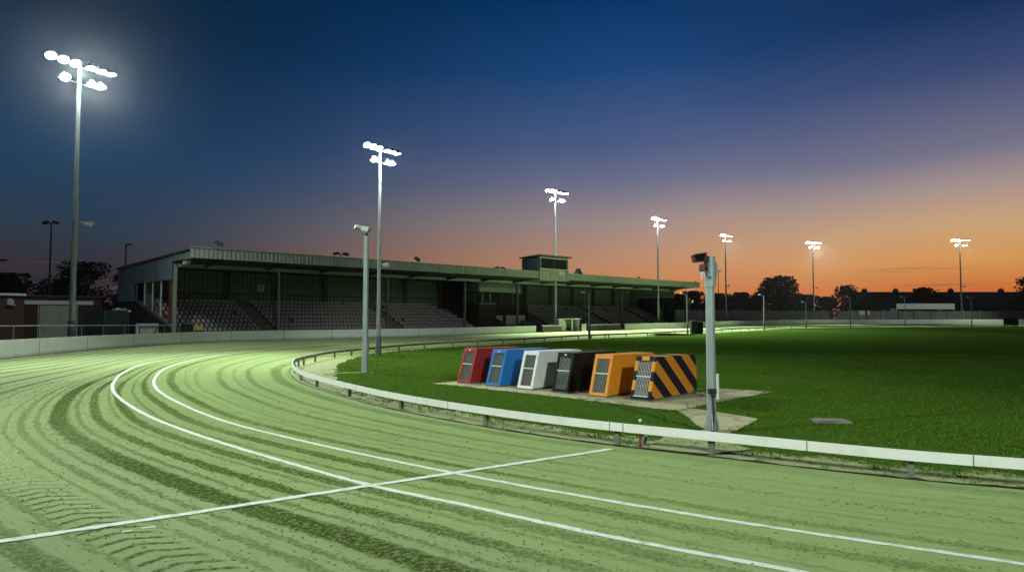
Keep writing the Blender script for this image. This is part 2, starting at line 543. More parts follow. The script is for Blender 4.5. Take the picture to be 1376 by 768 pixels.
def poly(name, pts, z, m, thick=0.0):
    b = MB()
    v3 = [Vector((p[0], p[1], 0)) for p in pts]
    tr = tessellate_polygon([v3])
    k = b.add([(p.x, p.y, z) for p in v3], [tuple(q) for q in tr])
    if thick:
        n = len(v3)
        k2 = b.add([(p.x, p.y, z - thick) for p in v3], [])
        for i in range(n): b.f.append((i, (i + 1) % n, (i + 1) % n + k2, i + k2))
    o = b.build(name, m, recalc=False)
    me = o.data
    for pl in me.polygons:
        pass
    import bmesh
    bm = bmesh.new(); bm.from_mesh(me)
    for f in bm.faces:
        if abs(f.normal.z) > .5 and f.normal.z < 0: f.normal_flip()
    bm.to_mesh(me); bm.free()
    return o


# ---- sand verge inside the rail and the grass infield
verge_m = mat('verge_sand', (.31, .36, .15), .95, 0, .28, 2.5, .5, 30, dirt=(.10, .14, .04, 1), dirt_amt=.85)
tag(poly('verge', [tuple(p) for p in rail], .004, verge_m), kind='structure')


def vo(i):
    s = i / K
    base = .95
    if 10 <= s <= 17: base += 1.0 * math.sin(math.pi * (s - 10) / 7)
    if s > 17: base = .95 + min(1, (s - 17) / 6) * .6
    return base + .10 * math.sin(i * .9) + .07 * math.sin(i * 2.3 + 1)


gr = offset(rail, vo)
gpts = [tuple(p) for p in gr]


def grass_mat():
    m, t, p = newmat('infield_turf')
    co = t.n('ShaderNodeTexCoord').outputs['Object']
    rot = t.n('ShaderNodeMapping'); t.l(co, rot.inputs[0]); rot.inputs['Rotation'].default_value = (0, 0, R(-42))
    sp = t.n('ShaderNodeSeparateXYZ'); t.l(rot.outputs[0], sp.inputs[0])
    mow = t.step(t.m('SINE', t.m('MULTIPLY', sp.outputs[0], 1.15)), -.35, .35)
    n1 = t.noise(co, .5, 4, .6)
    n2 = t.noise(co, 7.0, 5, .7)
    n3 = t.noise(co, 55.0, 4, .8)
    c = t.mix(n1, (.062, .14, .011, 1), (.10, .19, .018, 1))
    c = t.mix(t.m('MULTIPLY', mow, .42), c, (.09, .20, .03, 1))
    c = t.mix(t.step(n2, .35, .75), c, t.mix(.5, c, (.025, .07, .008, 1)))
    c = t.mix(t.m('MULTIPLY', t.step(n3, .5, .8), .3), c, (.10, .19, .035, 1))
    bare = t.step(t.noise(co, .9, 6, .7), .66, .74)
    c = t.mix(t.m('MULTIPLY', bare, .45), c, (.13, .15, .05, 1))
    t.l(c, p.inputs['Base Color'])
    p.inputs['Roughness'].default_value = .95
    p.inputs['Specular IOR Level'].default_value = .0
    b = t.n('ShaderNodeBump'); b.inputs['Strength'].default_value = .9; b.inputs['Distance'].default_value = .05
    t.l(t.m('ADD', n3, t.m('MULTIPLY', n2, 1.2)), b.inputs['Height']); t.l(b.outputs[0], p.inputs['Normal'])
    return m


tag(poly('grass', gpts, .03, grass_mat(), .05), label='mown green infield turf inside the running rail', cat='grass', kind='stuff')

def pad_mat():
    m, t, p = newmat('pad_concrete')
    co = t.n('ShaderNodeTexCoord').outputs['Object']
    n1 = t.noise(co, 1.4, 6, .65); n2 = t.noise(co, .8, 5, .65); n3 = t.noise(co, 26, 5, .7)
    c = t.mix(n1, (.42, .40, .22, 1), (.57, .54, .34, 1))
    c = t.mix(t.m('MULTIPLY', t.step(n2, .50, .70), .65), c, (.19, .19, .09, 1))
    v = t.n('ShaderNodeTexVoronoi', feature='DISTANCE_TO_EDGE'); v.inputs['Scale'].default_value = .55
    wv = t.n('ShaderNodeVectorMath', operation='ADD'); t.l(co, wv.inputs[0])
    nn = t.n('ShaderNodeTexNoise'); nn.inputs['Scale'].default_value = 1.8; t.l(co, nn.inputs['Vector']); t.l(nn.outputs['Color'], wv.inputs[1])
    t.l(wv.outputs[0], v.inputs['Vector'])
    cr = t.m('SUBTRACT', 1.0, t.step(v.outputs['Distance'], .006, .022))
    c = t.mix(t.m('MULTIPLY', cr, .8), c, (.07, .10, .03, 1))
    c = t.mix(t.m('MULTIPLY', t.step(n3, .58, .75), .3), c, (.12, .16, .05, 1))
    t.l(c, p.inputs['Base Color']); p.inputs['Roughness'].default_value = .92; p.inputs['Specular IOR Level'].default_value = .15
    b = t.n('ShaderNodeBump'); b.inputs['Strength'].default_value = .4; b.inputs['Distance'].default_value = .02
    t.l(t.m('SUBTRACT', n3, cr), b.inputs['Height']); t.l(b.outputs[0], p.inputs['Normal'])
    return m


# ---- concrete pad under the traps, path to it, worn patches
pad_m = pad_mat()
WD = Vector((.747, -.665)); LD = Vector((.665, .747))
LD = Vector((-WD.y, WD.x)).normalized(); WD = WD.normalized()
a0 = Vector(g2(632, 517.5)); a1 = Vector(g2(874, 542))
pad = [g2(581, 516.6), g2(612, 519.2), g2(650, 523.9), g2(693, 528.6), g2(737, 533.2), g2(780, 538.4), g2(820, 543.2), g2(873, 550), g2(911, 553.8), g2(944, 577.5), g2(986, 581.7), g2(1021, 565), g2(929, 549.8), g2(965, 542), g2(1038, 528), g2(967, 523)]
pr = a1 + LD * 3.05 + WD * .3
pl = a0 + LD * 3.05 - WD * 1.0
pad += [tuple(pr), tuple(pl)]
jit = []
for i in range(len(pad)):
    a, b = Vector(pad[i]), Vector(pad[(i + 1) % len(pad)])
    n = max(1, int((b - a).length / .35))
    for k in range(n):
        q = a.lerp(b, k / n)
        jit.append((q.x + random.uniform(-.035, .035), q.y + random.uniform(-.035, .035)))
tag(poly('concrete_path', jit, .045, pad_m), kind='structure')
strip = [Vector(g2(434, 503.2)), Vector(g2(460, 502.0)), Vector(g2(484, 501.4)), Vector(g2(502, 501.5))]
s1 = offset(strip, .12); s2 = offset(strip, -.18)
tag(poly('sand_path', [tuple(p) for p in s1 + s2[::-1]], .042, verge_m), kind='structure')
# sand worn through the turf behind the rail, round the foreground pole
worn = [g2(868, 604), g2(893, 588.5), g2(930, 584), g2(948, 578), g2(985, 581), g2(968, 592), g2(1010, 606), g2(950, 612), g2(905, 608)]
tag(poly('worn_sand', worn, .038, verge_m), kind='structure')


# ---- painted lines
line_m = mat('line_paint', (.80, .84, .74), .85, 0, .16, 9, .3, 60, dirt=(.40, .48, .27, 1), dirt_amt=.7, spec=.1)


def ribbon(name, pts, wd, z=.006, step=.12):
    L = arclen(pts)
    b = MB()
    n = int(L[-1] / step)
    j = 0
    prev = None
    for k in range(n + 1):
        s = L[-1] * k / n
        while j < len(L) - 2 and L[j + 1] < s: j += 1
        f = (s - L[j]) / max(1e-6, L[j + 1] - L[j])
        p = pts[j].lerp(pts[j + 1], f)
        d = (pts[j + 1] - pts[j]).normalized()
        nn = Vector((-d.y, d.x))
        far = p.length
        a = wd / 2 * random.uniform(.72, 1.12) if far < 30 else wd / 2
        c = wd / 2 * random.uniform(.72, 1.12) if far < 30 else wd / 2
        q1, q2 = p + nn * a, p - nn * c
        b.v += [(q1.x, q1.y, z), (q2.x, q2.y, z)]
        if k: b.f.append((2 * k - 2, 2 * k - 1, 2 * k + 1, 2 * k))
    o = b.build(name, line_m, recalc=False)
    import bmesh
    bm = bmesh.new(); bm.from_mesh(o.data)
    for fc in bm.faces:
        if fc.normal.z < 0: fc.normal_flip()
    bm.to_mesh(o.data); bm.free()
    return o


outer_px = [(1376, 822), (1200, 790), (1070, 767), (900, 736), (763, 709), (632.6, 680), (501.8, 652.7), (400, 625), (299, 595), (213.5, 565), (171, 542.5), (153.7, 527.5), (151, 519), (154.5, 510.4), (166.5, 499.8), (192, 489), (239, 480.6), (299, 473.3), (400, 464.6), (500, 458.2)]
outer = smooth(catmull([g2(*p) for p in outer_px], 10), 4)
inner = lane[2 * K:18 * K + 4]
tag(ribbon('painted_line', inner, .105), kind='structure')
tag(ribbon('painted_line', outer, .11), kind='structure')
fin = [Vector(g2(822, 603.3)), Vector(g2(620, 634)), Vector(g2(497, 652.5)), Vector(g2(240, 692)), Vector(g2(0, 727.5)), Vector(g2(-260, 767))]
tag(ribbon('painted_line', fin, .135, .010), kind='structure')
b = MB()
for (x0, y0, x1, y1) in ((163, 714.5, 178, 712.5), (190, 709.5, 209, 707)):
    ribbon_pts = [Vector(g2(x0, y0)), Vector(g2(x1, y1))]
    tag(ribbon('painted_line', ribbon_pts, .05, .006, .06), kind='structure')

# ------------------------------------------------------------------ running rail
rr = empty('running_rail', (rail[10 * K].x, rail[10 * K].y, 0), 0, 'low white inner running rail on short timber posts curving round the green infield', 'rail')
O0 = rr.location.copy()


def strip_solid(pts, o1, o2, z0, z1, lo=0, hi=None):
    b = MB()
    A = offset(pts, o1); B = offset(pts, o2)
    hi = hi or len(pts)
    for i in range(lo, hi):
        for q in (A, B):
            for z in (z0, z1): b.v.append((q[i].x, q[i].y, z))
    n = hi - lo
    for i in range(n - 1):
        k = i * 4
        for a, c in ((0, 1), (1, 3), (3, 2), (2, 0)): b.f.append((k + a, k + c, k + c + 4, k + a + 4))
    b.f.append((0, 1, 3, 2)); e = (n - 1) * 4
    b.f.append((e, e + 2, e + 3, e + 1))
    return b


# offset() > 0 is to the right of travel (inside = left of travel is infield?) settled by sign test
mid_i = 12 * K
test = offset(rail, 1.0)[mid_i]
INS = 1.0 if (test - lane[mid_i]).length > (rail[mid_i] - lane[mid_i]).length else -1.0
fine = rail[K:]
strip_solid(fine, -INS * .015, INS * .015, .262, .415).build('rail_board', M['white_paint'], rr, O0)
strip_solid(fine, INS * .018, INS * .055, .255, .400).build('timber_backing', M['timber'], rr, O0)
for px, py in ((820, 0), (836, 0), (1300, 0), (1085, 0), (600, 0), (480, 0)):
    # thin plates where two boards meet
    best = min(range(N), key=lambda i: abs((rail[i].x / max(.1, rail[i].y)) * F * 1.0 - (px - 688)) + (1000 if rail[i].y > 26 or rail[i].y < 0 else 0))
    p = rail[best]; d = (rail[best + 1] - rail[best]).normalized(); nn = Vector((d.y, -d.x)) * -INS
    c = p + nn * .017
    b = MB(); b.cbox((c.x, c.y, .3385), (.012, .006, .15), Matrix.Rotation(math.atan2(d.y, d.x), 3, 'Z'))
    b.build('joint_strip', M['galv_dark'], rr, O0)
post_px = [(1376 + 180, 676), (1225.6, 643), (954, 612.4), (826, 598), (648, 572), (533.7, 550.7), (465, 533), (421.8, 520), (401, 511), (393, 501), (398, 492.3), (406.8, 490), (423.5, 486), (446.8, 480.5), (472, 477.8), (505, 474.2), (534, 471), (569, 468), (606, 465.2), (637, 463.2),
           (671, 461.4), (704.4, 460), (734, 458.3), (755, 456.6), (777.7, 455.2), (798, 454.4), (817, 453.6), (822, 453.4), (843, 452.3), (869.4, 451)]
pp = [Vector(g2(*q)) for q in post_px]
L = arclen(rail)
s = None
for i in range(N):
    if rail[i].y > 77 and i > 15 * K:
        if s is None or L[i] - s > 3.4:
            s = L[i]; pp.append(rail[i].copy())
    if len(pp) > 84: break
for q in pp:
    i = min(range(1, N - 1), key=lambda i: (rail[i] - q).length)
    d = (rail[i + 1] - rail[i - 1]).normalized()
    # foot of q on the rail
    q = rail[i] + d * (q - rail[i]).dot(d)
    nn = Vector((d.y, -d.x)) * INS
    c = q + nn * .10
    b = MB()
    jx = random.uniform(-.02, .02)
    rm = Matrix.Rotation(math.atan2(d.y, d.x) + random.uniform(-.08, .08), 3, 'Z')
    for z0, z1, sx_ in ((-.05, .37, .095),):
        b.cbox((c.x, c.y, (z0 + z1) / 2), (sx_, .085, z1 - z0), rm)
    b.build('post', M['post_wood'], rr, O0, bevel=.008)

# black strip standing in for the rail's shadow line at its foot
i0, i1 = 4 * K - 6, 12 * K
shade_line = offset(rail, -INS * .05)[i0:i1]
oc = shade_line[len(shade_line) // 2]
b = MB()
b.tube([(p.x + random.uniform(-.008, .008), p.y + random.uniform(-.008, .008), .008 + random.uniform(-.012, .010)) for p in shade_line], [.019 * random.uniform(.7, 1.2) for _ in shade_line], 7)
tag(b.build('rail_shadow', mat('shadow_black', (.012, .013, .012), .8, 0, .4, 8), None, (oc.x, oc.y, 0), smooth=True), 'thin black strip standing in for the shadow along the foot of the white rail', 'cable')  # no real cable, the strip stands in for the rail's shadow

# ------------------------------------------------------------------ perimeter wall


def wall_mat():
    m, t, p = newmat('wall_concrete')
    uv = t.n('ShaderNodeUVMap').outputs[0]
    sp = t.n('ShaderNodeSeparateXYZ'); t.l(uv, sp.inputs[0])
    co = t.n('ShaderNodeTexCoord').outputs['Object']
    mp = t.n('ShaderNodeMapping'); t.l(uv, mp.inputs[0]); mp.inputs['Scale'].default_value = (1.6, .35, 1)
    n1 = t.noise(mp.outputs[0], 1.5, 6, .65)
    c = t.mix(n1, (.55, .61, .54, 1), (.74, .79, .71, 1))
    pan = t.n('ShaderNodeTexWhiteNoise', noise_dimensions='1D'); t.l(t.m('FLOOR', t.m('DIVIDE', sp.outputs[0], 5.2)), pan.inputs['W'])
    c = t.mix(t.m('MULTIPLY', pan.outputs[0], .22), c, (.44, .49, .44, 1))
    damp = t.m('SUBTRACT', 1.0, t.step(t.m('ADD', sp.outputs[1], t.m('MULTIPLY', t.noise(co, 2.5, 5, .7), .35)), .14, .46))
    c = t.mix(t.m('MULTIPLY', damp, .75), c, (.12, .15, .07, 1))
    jn = t.m('SUBTRACT', 1.0, t.step(t.m('ABSOLUTE', t.m('SUBTRACT', t.m('FRACT', t.m('DIVIDE', sp.outputs[0], 5.2)), .5)), .004, .007))
    c = t.mix(t.m('MULTIPLY', jn, .75), c, (.08, .09, .07, 1))
    t.l(c, p.inputs['Base Color'])
    p.inputs['Roughness'].default_value = .85
    b = t.n('ShaderNodeBump'); b.inputs['Strength'].default_value = .25; b.inputs['Distance'].default_value = .02
    t.l(t.noise(co, 12, 6, .7), b.inputs['Height']); t.l(b.outputs[0], p.inputs['Normal'])
    return m


WM = wall_mat()
wallL = arclen(wallc)


def hgt(p):
    """height of the wall: measured along the bend"""
    pts = [(-60, 1.05), (35, 1.05), (48, .97), (59, .95), (68, .90), (80, .92), (108, .97), (125, 1.08), (160, 1.25), (300, 1.25)]
    y = p.y
    for (a, ha), (b_, hb) in zip(pts, pts[1:]):
        if a <= y <= b_: return ha + (hb - ha) * (y - a) / (b_ - a)
    return 1.05


def nearest_px(curve, px, ymin):
    return min((i for i in range(len(curve)) if curve[i].y > ymin), key=lambda i: abs(curve[i].x / curve[i].y * F - (px - 688)))


iA = nearest_px(wallc, 720, 70); iB = nearest_px(wallc, 753, 70); iC = nearest_px(wallc, 787, 70); iD = nearest_px(wallc, 839, 70)


def wall_piece(lo, hi, label):
    b = MB()
    A = wallc; B = offset(wallc, -INS * .22)
    o = wallc[(lo + hi) // 2]
    for i in range(lo, hi + 1):
        h = hgt(wallc[i])
        for q, z in ((A, -.05), (A, h - .02), (A, h), (B, h), (B, -.05)):
            b.uv[len(b.v)] = (wallL[i], z)
            b.v.append((q[i].x, q[i].y, z))
    n = hi - lo + 1
    for i in range(n - 1):
        for k in range(4):
            a = i * 5 + k
            b.f.append((a, a + 1, a + 6, a + 5))
    b.f.append((0, 1, 2, 3, 4)); e = (n - 1) * 5
    b.f.append((e + 4, e + 3, e + 2, e + 1, e))
    ob = b.build('perimeter_wall', WM, None, (o.x, o.y, 0))
    return tag(ob, label, 'wall', kind='thing')


wall_piece(0, iA, 'long pale concrete wall curving round the bend in front of the seats')
wall_piece(iD, N - 1, 'pale concrete wall running from the dark boards past the bins to the far shelter')


def board_fence(lo, hi, label):
    o = wallc[(lo + hi) // 2]
    e = empty('board_fence', (o.x, o.y, 0), 0, label, 'fence')
    org = e.location.copy()
    sub = wallc[lo:hi + 1]
    strip_solid(sub, 0, -INS * .06, .06, .80).build('board_panel', mat('dark_boards', (.10, .085, .06), .85, 0, .4, 3, .2, 20), e, org)
    strip_solid(sub, INS * .05, -INS * .10, .86, .97).build('top_rail', M['white_paint'], e, org)
    n = max(2, int((wallL[hi] - wallL[lo]) / 2.6))
    for k in range(n + 1):
        i = lo + round((hi - lo) * k / n)
        p = wallc[i]
        bb = MB(); bb.box(p.x - .05, p.x + .05, p.y + .10, p.y + .20, -.02, .86)
        bb.build('post', M['post_wood'], e, org)
    return e


board_fence(iA + 1, iB, 'low dark board fence with white top rail left of the dugout')
board_fence(iC + 1, iD - 1, 'low dark board fence with white top rail right of the white box')

# dugout shelter in the gap of the wall
p = wallc[(iB + iC) // 2]
dgang = math.atan2((wallc[iC] - wallc[iB]).y, (wallc[iC] - wallc[iB]).x)
dg = empty('dugout', (p.x - .6, p.y - .2, 0), R(22), 'small pale team dugout with flat roof set in the gap of the boards', 'dugout')
PALE = mat('pale_panel', (.62, .64, .50), .6, 0, .12, 2, dirt=(.3, .3, .2, 1), dirt_amt=.5)
b = MB(); b.prism([(-1.75, 0), (-1.75, 1.75), (-1.35, 1.75), (-.95, 1.72), (-.72, 1.5), (-.62, 1.2), (-.62, 0)], 0.0, .06, 'y'); b.build('side_panel', PALE, dg)
b = MB(); b.box(-1.72, -1.66, .08, 1.6, 0, 1.72); b.build('side_panel', PALE, dg)
b = MB(); b.box(1.55, 1.61, .08, 1.6, 0, 1.72); b.build('side_panel', PALE, dg)
b = MB(); b.box(.32, .52, .0, .12, 0, 1.72); b.build('post', PALE, dg)
b = MB(); b.box(-1.6, 1.6, 1.62, 1.68, 0, 1.72); b.build('back_panel', M['inner_clad'], dg)
b = MB(); b.box(-1.85, 1.8, -.15, 1.8, 1.76, 1.86); b.build('roof', M['white_trim'], dg)
b = MB(); b.box(-1.5, 1.5, 1.05, 1.45, .40, .46); b.build('bench', M['timber'], dg)
p = wallc[iC]
q = at(784.5, 445, p.y)
b = MB(); b.box(-.33, .33, -.3, .3, 0, 1.0); b.box(-.36, .36, -.33, .33, 1.003, 1.05)
tag(b.build('white_box', PALE, None, (0, 0, 0)), 'plain white box standing beside the dugout', 'box').location = (q.x, p.y - .1, 0)

# ------------------------------------------------------------------ floodlight masts
def make_mast():
    root = empty('floodlight_mast', (0, 0, 0))
    b = MB(); b.tube([(0, 0, 1.9), (0, 0, 11), (0, 0, 11.01), (0, 0, 20.3)], [.20, .165, .155, .11], 14); b.build('pole', M['galv'], root, smooth=True)
    b = MB(); b.tube([(0, 0, 0), (0, 0, .05)], [.42, .42], 14); b.tube([(0, 0, .04), (0, 0, 2.0)], [.26, .255], 14)
    b.cbox((0, -.262, 1.0), (.2, .03, .6)); b.build('pole_base', M['galv_dark'], root, smooth=True)
    b = MB(); b.bar((-2.15, 0, 20.15), (2.15, 0, 20.15), .12); b.build('crossarm', M['dark_steel'], root)
    b = MB(); b.bar((-1.45, 0, 18.95), (1.5, 0, 18.95), .12); b.build('crossarm', M['dark_steel'], root)
    lamps = [(-2.05, 20.15, -14), (-1.25, 20.15, -8), (-.45, 20.15, -4), (.6, 20.15, 10), (1.35, 20.15, 30), (2.05, 20.15, 42), (-1.1, 18.95, -8), (.7, 18.95, 30), (1.35, 18.95, 38)]
    for x, z, yaw in lamps:
        tilt = R(34 if yaw < 5 else 9)
        nrm = Matrix.Rotation(R(yaw), 3, 'Z') @ Vector((0, -math.sin(tilt), -math.cos(tilt)))
        c = Vector((x, -.34, z + .05))
        b = MB()
        b.lathe(c, nrm, [(-.38, .02), (-.38, .12), (-.24, .15), (-.18, .24), (-.02, .36), (.03, .375), (.03, .355), (-.01, .345)], 18)
        b.bar((x, 0, z), tuple(c - nrm * .3), .07)
        f = b.build('floodlight', M['dark_steel'], root, smooth=True)
        b = MB(); b.disc(c + nrm * .012, nrm, .30, 18)
        b.build('lens', M['lens'], f, recalc=False)
    b = MB(); b.bar((.15, 0, 9.0), (.55, -.05, 9.0), .08); b.cbox((.82, -.12, 8.97), (.62, .26, .24), Matrix.Rotation(R(-12), 3, 'Y')); b.cbox((.98, -.12, 8.82), (.22, .2, .16)); b.build('security_camera', M['white_trim'], root)
    return root


MPROTO = make_mast()


def aim_light(mast, target, power, size, blend=.8, radius=.6, off=(0, -.9, 19.2), col=(.90, 1.0, .93)):
    d = bpy.data.lights.new('mast_beam', 'SPOT')
    d.energy = power; d.spot_size = R(size); d.spot_blend = blend; d.shadow_soft_size = radius; d.color = col
    o = bpy.data.objects.new('mast_beam', d)
    COL.objects.link(o)
    o.parent = mast
    o.location = off
    sc = mast.scale[0]; rz = mast.rotation_euler[2]
    wp = Vector(mast.location) + Matrix.Rotation(rz, 3, 'Z') @ (Vector(off) * sc)
    dirw = (Vector(target) - wp).normalized()
    o.rotation_euler = (Matrix.Rotation(-rz, 3, 'Z') @ dirw).to_track_quat('-Z', 'Y').to_euler()
    return o


mast_specs = [  # px, depth, top py (lamp centre), rotz, label, beams (target, power, size)
    (106.5, 46.5, 102, 62, 'tallest galvanised floodlight mast behind the curved wall by the low brick building', [((-7, 20, 0), 32000, 84), ((-13, 20, 0), 19000, 54)]),
    (510.8, 38.0, 211, 56, 'floodlight mast standing on the infield grass just inside the rail bend', [((-20, 32, 0), 7500, 100), ((-9, 61, 0), 13000, 52)]),
    (746.0, 97.5, 265, 45, 'floodlight mast rising beside the dugout in front of the control box', [((12, 86, 0), 75000, 88)]),
    (883.5, 118.0, 300, 45, 'floodlight mast in front of the right end of the grandstand', [((31, 104, 0), 75000, 86)]),
    (974.5, 152.0, 321, 40, 'floodlight mast just right of the foreground pole, beyond the far wall', [((48, 120, 0), 85000, 58)]),
    (1092.0, 182.0, 330, 18, 'floodlight mast beyond the far wall beside the large round tree', [((76, 143, 0), 105000, 58)]),
    (1289.5, 191.0, 327, 2, 'floodlight mast beside the low white roofed shelter in front of the houses', [((122, 154, 0), 105000, 58)]),
]
for k, (px, Y, py, rz, lab, beams) in enumerate(mast_specs):
    o = MPROTO if k == 0 else copy_tree(MPROTO)
    q = at(px, py, Y)
    o.location = (q.x, q.y, 0)
    o.rotation_euler = (0, 0, R(rz))
    o.scale = ((q.z) / 19.5,) * 3
    if k >= 2:
        lm = M['lens_mid'] if k < 4 else M['lens_far']
        for fl_ in o.children:
            for ln_ in fl_.children:
                ln_.data = ln_.data.copy(); ln_.data.materials[0] = lm
    tag(o, lab, 'floodlight mast', 'lit floodlight masts round the track')
for k, (px, Y, py, rz, lab, beams) in enumerate(mast_specs):
    o = [x for x in C.objects if x.get('label') == lab][0]
    for tg, pw, sz in beams: aim_light(o, tg, pw, sz)
# the ring of masts goes on behind the camera
for loc, rz, lab, beams in (((-25.5, 2.0, 0), 75, 'floodlight mast behind the viewer at the outer wall of the bend', [((-.5, 18.5, 0), 27000, 58)]),
                            ((15.0, -21.5, 0), 165, 'floodlight mast behind the viewer on the home straight', [((1, 19.5, 0), 38000, 40)]),
                            ((152.0, 108.0, 0), 130, 'floodlight mast out of view round the far bend to the right', [((112, 173, 0), 60000, 44)])):
    o = copy_tree(MPROTO)
    for ch in list(o.children):
        if ch.type == 'LIGHT': bpy.data.objects.remove(ch)
    for fl_ in o.children:
        for ln_ in fl_.children:
            ln_.data = ln_.data.copy(); ln_.data.materials[0] = M['lens_soft']
    o.location = loc; o.rotation_euler = (0, 0, R(rz)); o.scale = (1, 1, 1)
    tag(o, lab, 'floodlight mast', 'lit floodlight masts round the track')
    for tg, pw, sz in beams: aim_light(o, tg, pw, sz)

# ------------------------------------------------------------------ small lamp / camera posts on the infield
def lamp_post(px, py_base, py_top, label, kind, r=.085):
    g = G(px, py_base)
    top = at(px, py_top, g.y).z
    e = empty('lamp_post', (g.x, g.y, 0), 0, label, 'lamp post', 'low lamp posts along the inside of the track')
    b = MB(); b.tube([(0, 0, 1.2), (0, 0, top - .25)], [r, r * .85], 12); b.build('pole', M['galv'], e, smooth=True)
    b = MB(); b.tube([(0, 0, -.02), (0, 0, 1.25)], [r * 1.3, r * 1.3], 12); b.build('pole_base', M['galv_dark'] if kind != 'big' else M['galv'], e, smooth=True)
    if kind == 'big':
        b = MB(); b.tube([(0, 0, top - .3), (.02, 0, top - .05)], .055, 8); b.bar((.18, 0, top + .02), (-.2, -.1, top - .02), .07); b.build('bracket', M['black'], e)
        for x, y, z, yaw, w_, h_ in ((-.34, -.10, top + .09, 38, .26, .17), (.0, -.14, top - .01, -8, .36, .24)):
            rm = Matrix.Rotation(R(yaw), 3, 'Z') @ Matrix.Rotation(R(-24), 3, 'X') @ Matrix.Rotation(R(14), 3, 'Y')
            b = MB(); b.cbox((x, y, z), (w_, .2, h_), rm); f = b.build('floodlight', M['galv'], e, bevel=.03)
            b = MB(); b.cbox(Vector((x, y, z)) + rm @ Vector((0, -.108, 0)), (w_ * .86, .016, h_ * .8), rm); b.build('lens', M['white_trim'], f)
    else:
        s = -1 if kind != 'right' else 1
        b = MB(); b.bar((0, 0, top - .25), (s * .45, 0, top - .12), .07); b.build('bracket', M['galv_dark'], e)
        b = MB(); b.cbox((s * .62, -.05, top - .10), (.42, .26, .18), Matrix.Rotation(R(-s * 10), 3, 'Y')); f = b.build('lamp_head', M['white_trim'], e, bevel=.03)
        if kind == 'double':
            b = MB(); b.bar((0, 0, top - .25), (.45, 0, top - .12), .06); b.cbox((.6, 0, top - .1), (.36, .24, .14)); b.build('lamp_head', M['galv_dark'], e)
        if kind == 'arm':
            b = MB(); b.bar((0, 0, top - 1.4), (.7, 0, top - 1.4), .07); b.build('bracket', M['galv'], e)
            b = MB(); b.cbox((.72, 0, top - 1.2), (.2, .2, .3)); b.build('lamp_head', M['white_trim'], e)
            b = MB(); b.bar((0, 0, top + .0), (1.4, .3, top + .55), .06); b.build('bracket', M['galv'], e)
    return e


lamp_post(490.5, 501, 309, 'galvanised post with twin unlit floodlights at the left tip of the infield grass', 'big', .12)
lamp_post(792, 455.5, 391, 'low lamp post on the grass in front of the white box and dugout', 'left', .10)
lamp_post(924, 448.5, 392, 'low post with a side arm next to the dark equipment cabinet', 'arm', .09)
lamp_post(1027, 443.2, 395, 'low lamp post standing in front of the large round tree', 'left')
lamp_post(1083.5, 439.8, 404.5, 'shortest low lamp post close beside a tall mast', 'left')
lamp_post(1143, 439.2, 397.5, 'low lamp post between the red roundel and the pale notice boards', 'left')
lamp_post(1216.5, 438.2, 398, 'low twin headed lamp post in front of the white roofed shelter', 'double')
lamp_post(1306, 438.4, 398, 'low twin headed lamp post between the shelter and the black board', 'double')

# ------------------------------------------------------------------ foreground pole with sounder
g = G(956.5, 583.5)
top = at(952, 346, g.y).z
fp = empty('sounder_pole', (g.x, g.y, .02), 0, 'thick galvanised pole with dark red sounder boxes beside the concrete path', 'pole')
b = MB(); b.tube([(0, 0, .1), (0, 0, top - .4), (0, 0, top - .02)], [.092, .088, .088], 24); b.build('pole', M['galv'], fp, smooth=True)
b = MB(); b.tube([(.005, 0, top - .62), (.005, 0, top)], [.112, .110], 24); b.tube([(.1, -.03, top - .5), (.14, -.03, top - .3), (.12, -.03, top - .12)], .02, 8)
b.build('sleeve', M['galv'], fp, smooth=True)
b = MB(); b.tube([(0, 0, -.03), (0, 0, .035)], [.17, .17], 20)
for k in range(6):
    a = R(20 + 60 * k)
    vs = [(.08, .03), (.155, .03), (.15, .16), (.095, .40), (.08, .40)]
    kk = len(b.v)
    for sgn in (-.012, .012):
        for r_, z_ in vs: b.v.append((r_ * math.cos(a) - sgn * math.sin(a), r_ * math.sin(a) + sgn * math.cos(a), z_))
    b.f += [(kk, kk + 1, kk + 2, kk + 3, kk + 4), (kk + 9, kk + 8, kk + 7, kk + 6, kk + 5)] + [(kk + i, kk + (i + 1) % 5, kk + (i + 1) % 5 + 5, kk + i + 5) for i in range(5)]
b.build('base_flange', M['galv'], fp)
b = MB(); b.tube([(-.02, -.115, .85), (.0, -.125, .70), (.012, -.123, .4), (-.01, -.122, .12), (-.03, -.16, .03)], .018, 8)
b.cbox((-.02, -.125, .86), (.17, .05, .10)); b.cbox((.0, -.13, .82), (.08, .06, .16)); b.build('cable', M['rubber'], fp, smooth=True)
# horn: a box whose dark mouth looks down the straight
hz = top + .0
b = MB()
fr = [(-.34, -.2, hz - .15), (-.37, .10, hz - .15), (-.37, .10, hz + .04), (-.37, -.2, hz + .05)]
ring = lambda x, y0, y1, z0, z1: [(x, y0, z0), (x, y1, z0), (x, y1, z1), (x, y0, z1)]
vs = [(-.335, -.16, hz - .12), (-.13, -.21, hz - .10), (-.10, .10, hz - .10), (-.33, .10, hz - .12), (-.37, -.16, hz + .035), (-.10, -.21, hz + .075), (-.07, .10, hz + .075), (-.36, .10, hz + .035)]
b.add(vs, [(0, 3, 2, 1), (4, 5, 6, 7), (0, 1, 5, 4), (1, 2, 6, 5), (2, 3, 7, 6), (3, 0, 4, 7)])
sd = b.build('sounder', M['red_gloss'], fp, bevel=.018)
b = MB()
vs = [(-.325, -.170, hz - .095), (-.165, -.210, hz - .08), (-.145, -.215, hz + .05), (-.345, -.172, hz + .02)]
b.add(vs + [(x, y + .02, z) for x, y, z in vs], [(0, 1, 2, 3), (7, 6, 5, 4), (0, 4, 5, 1), (1, 5, 6, 2), (2, 6, 7, 3), (3, 7, 4, 0)]); b.build('grille', M['matt_black'], sd)
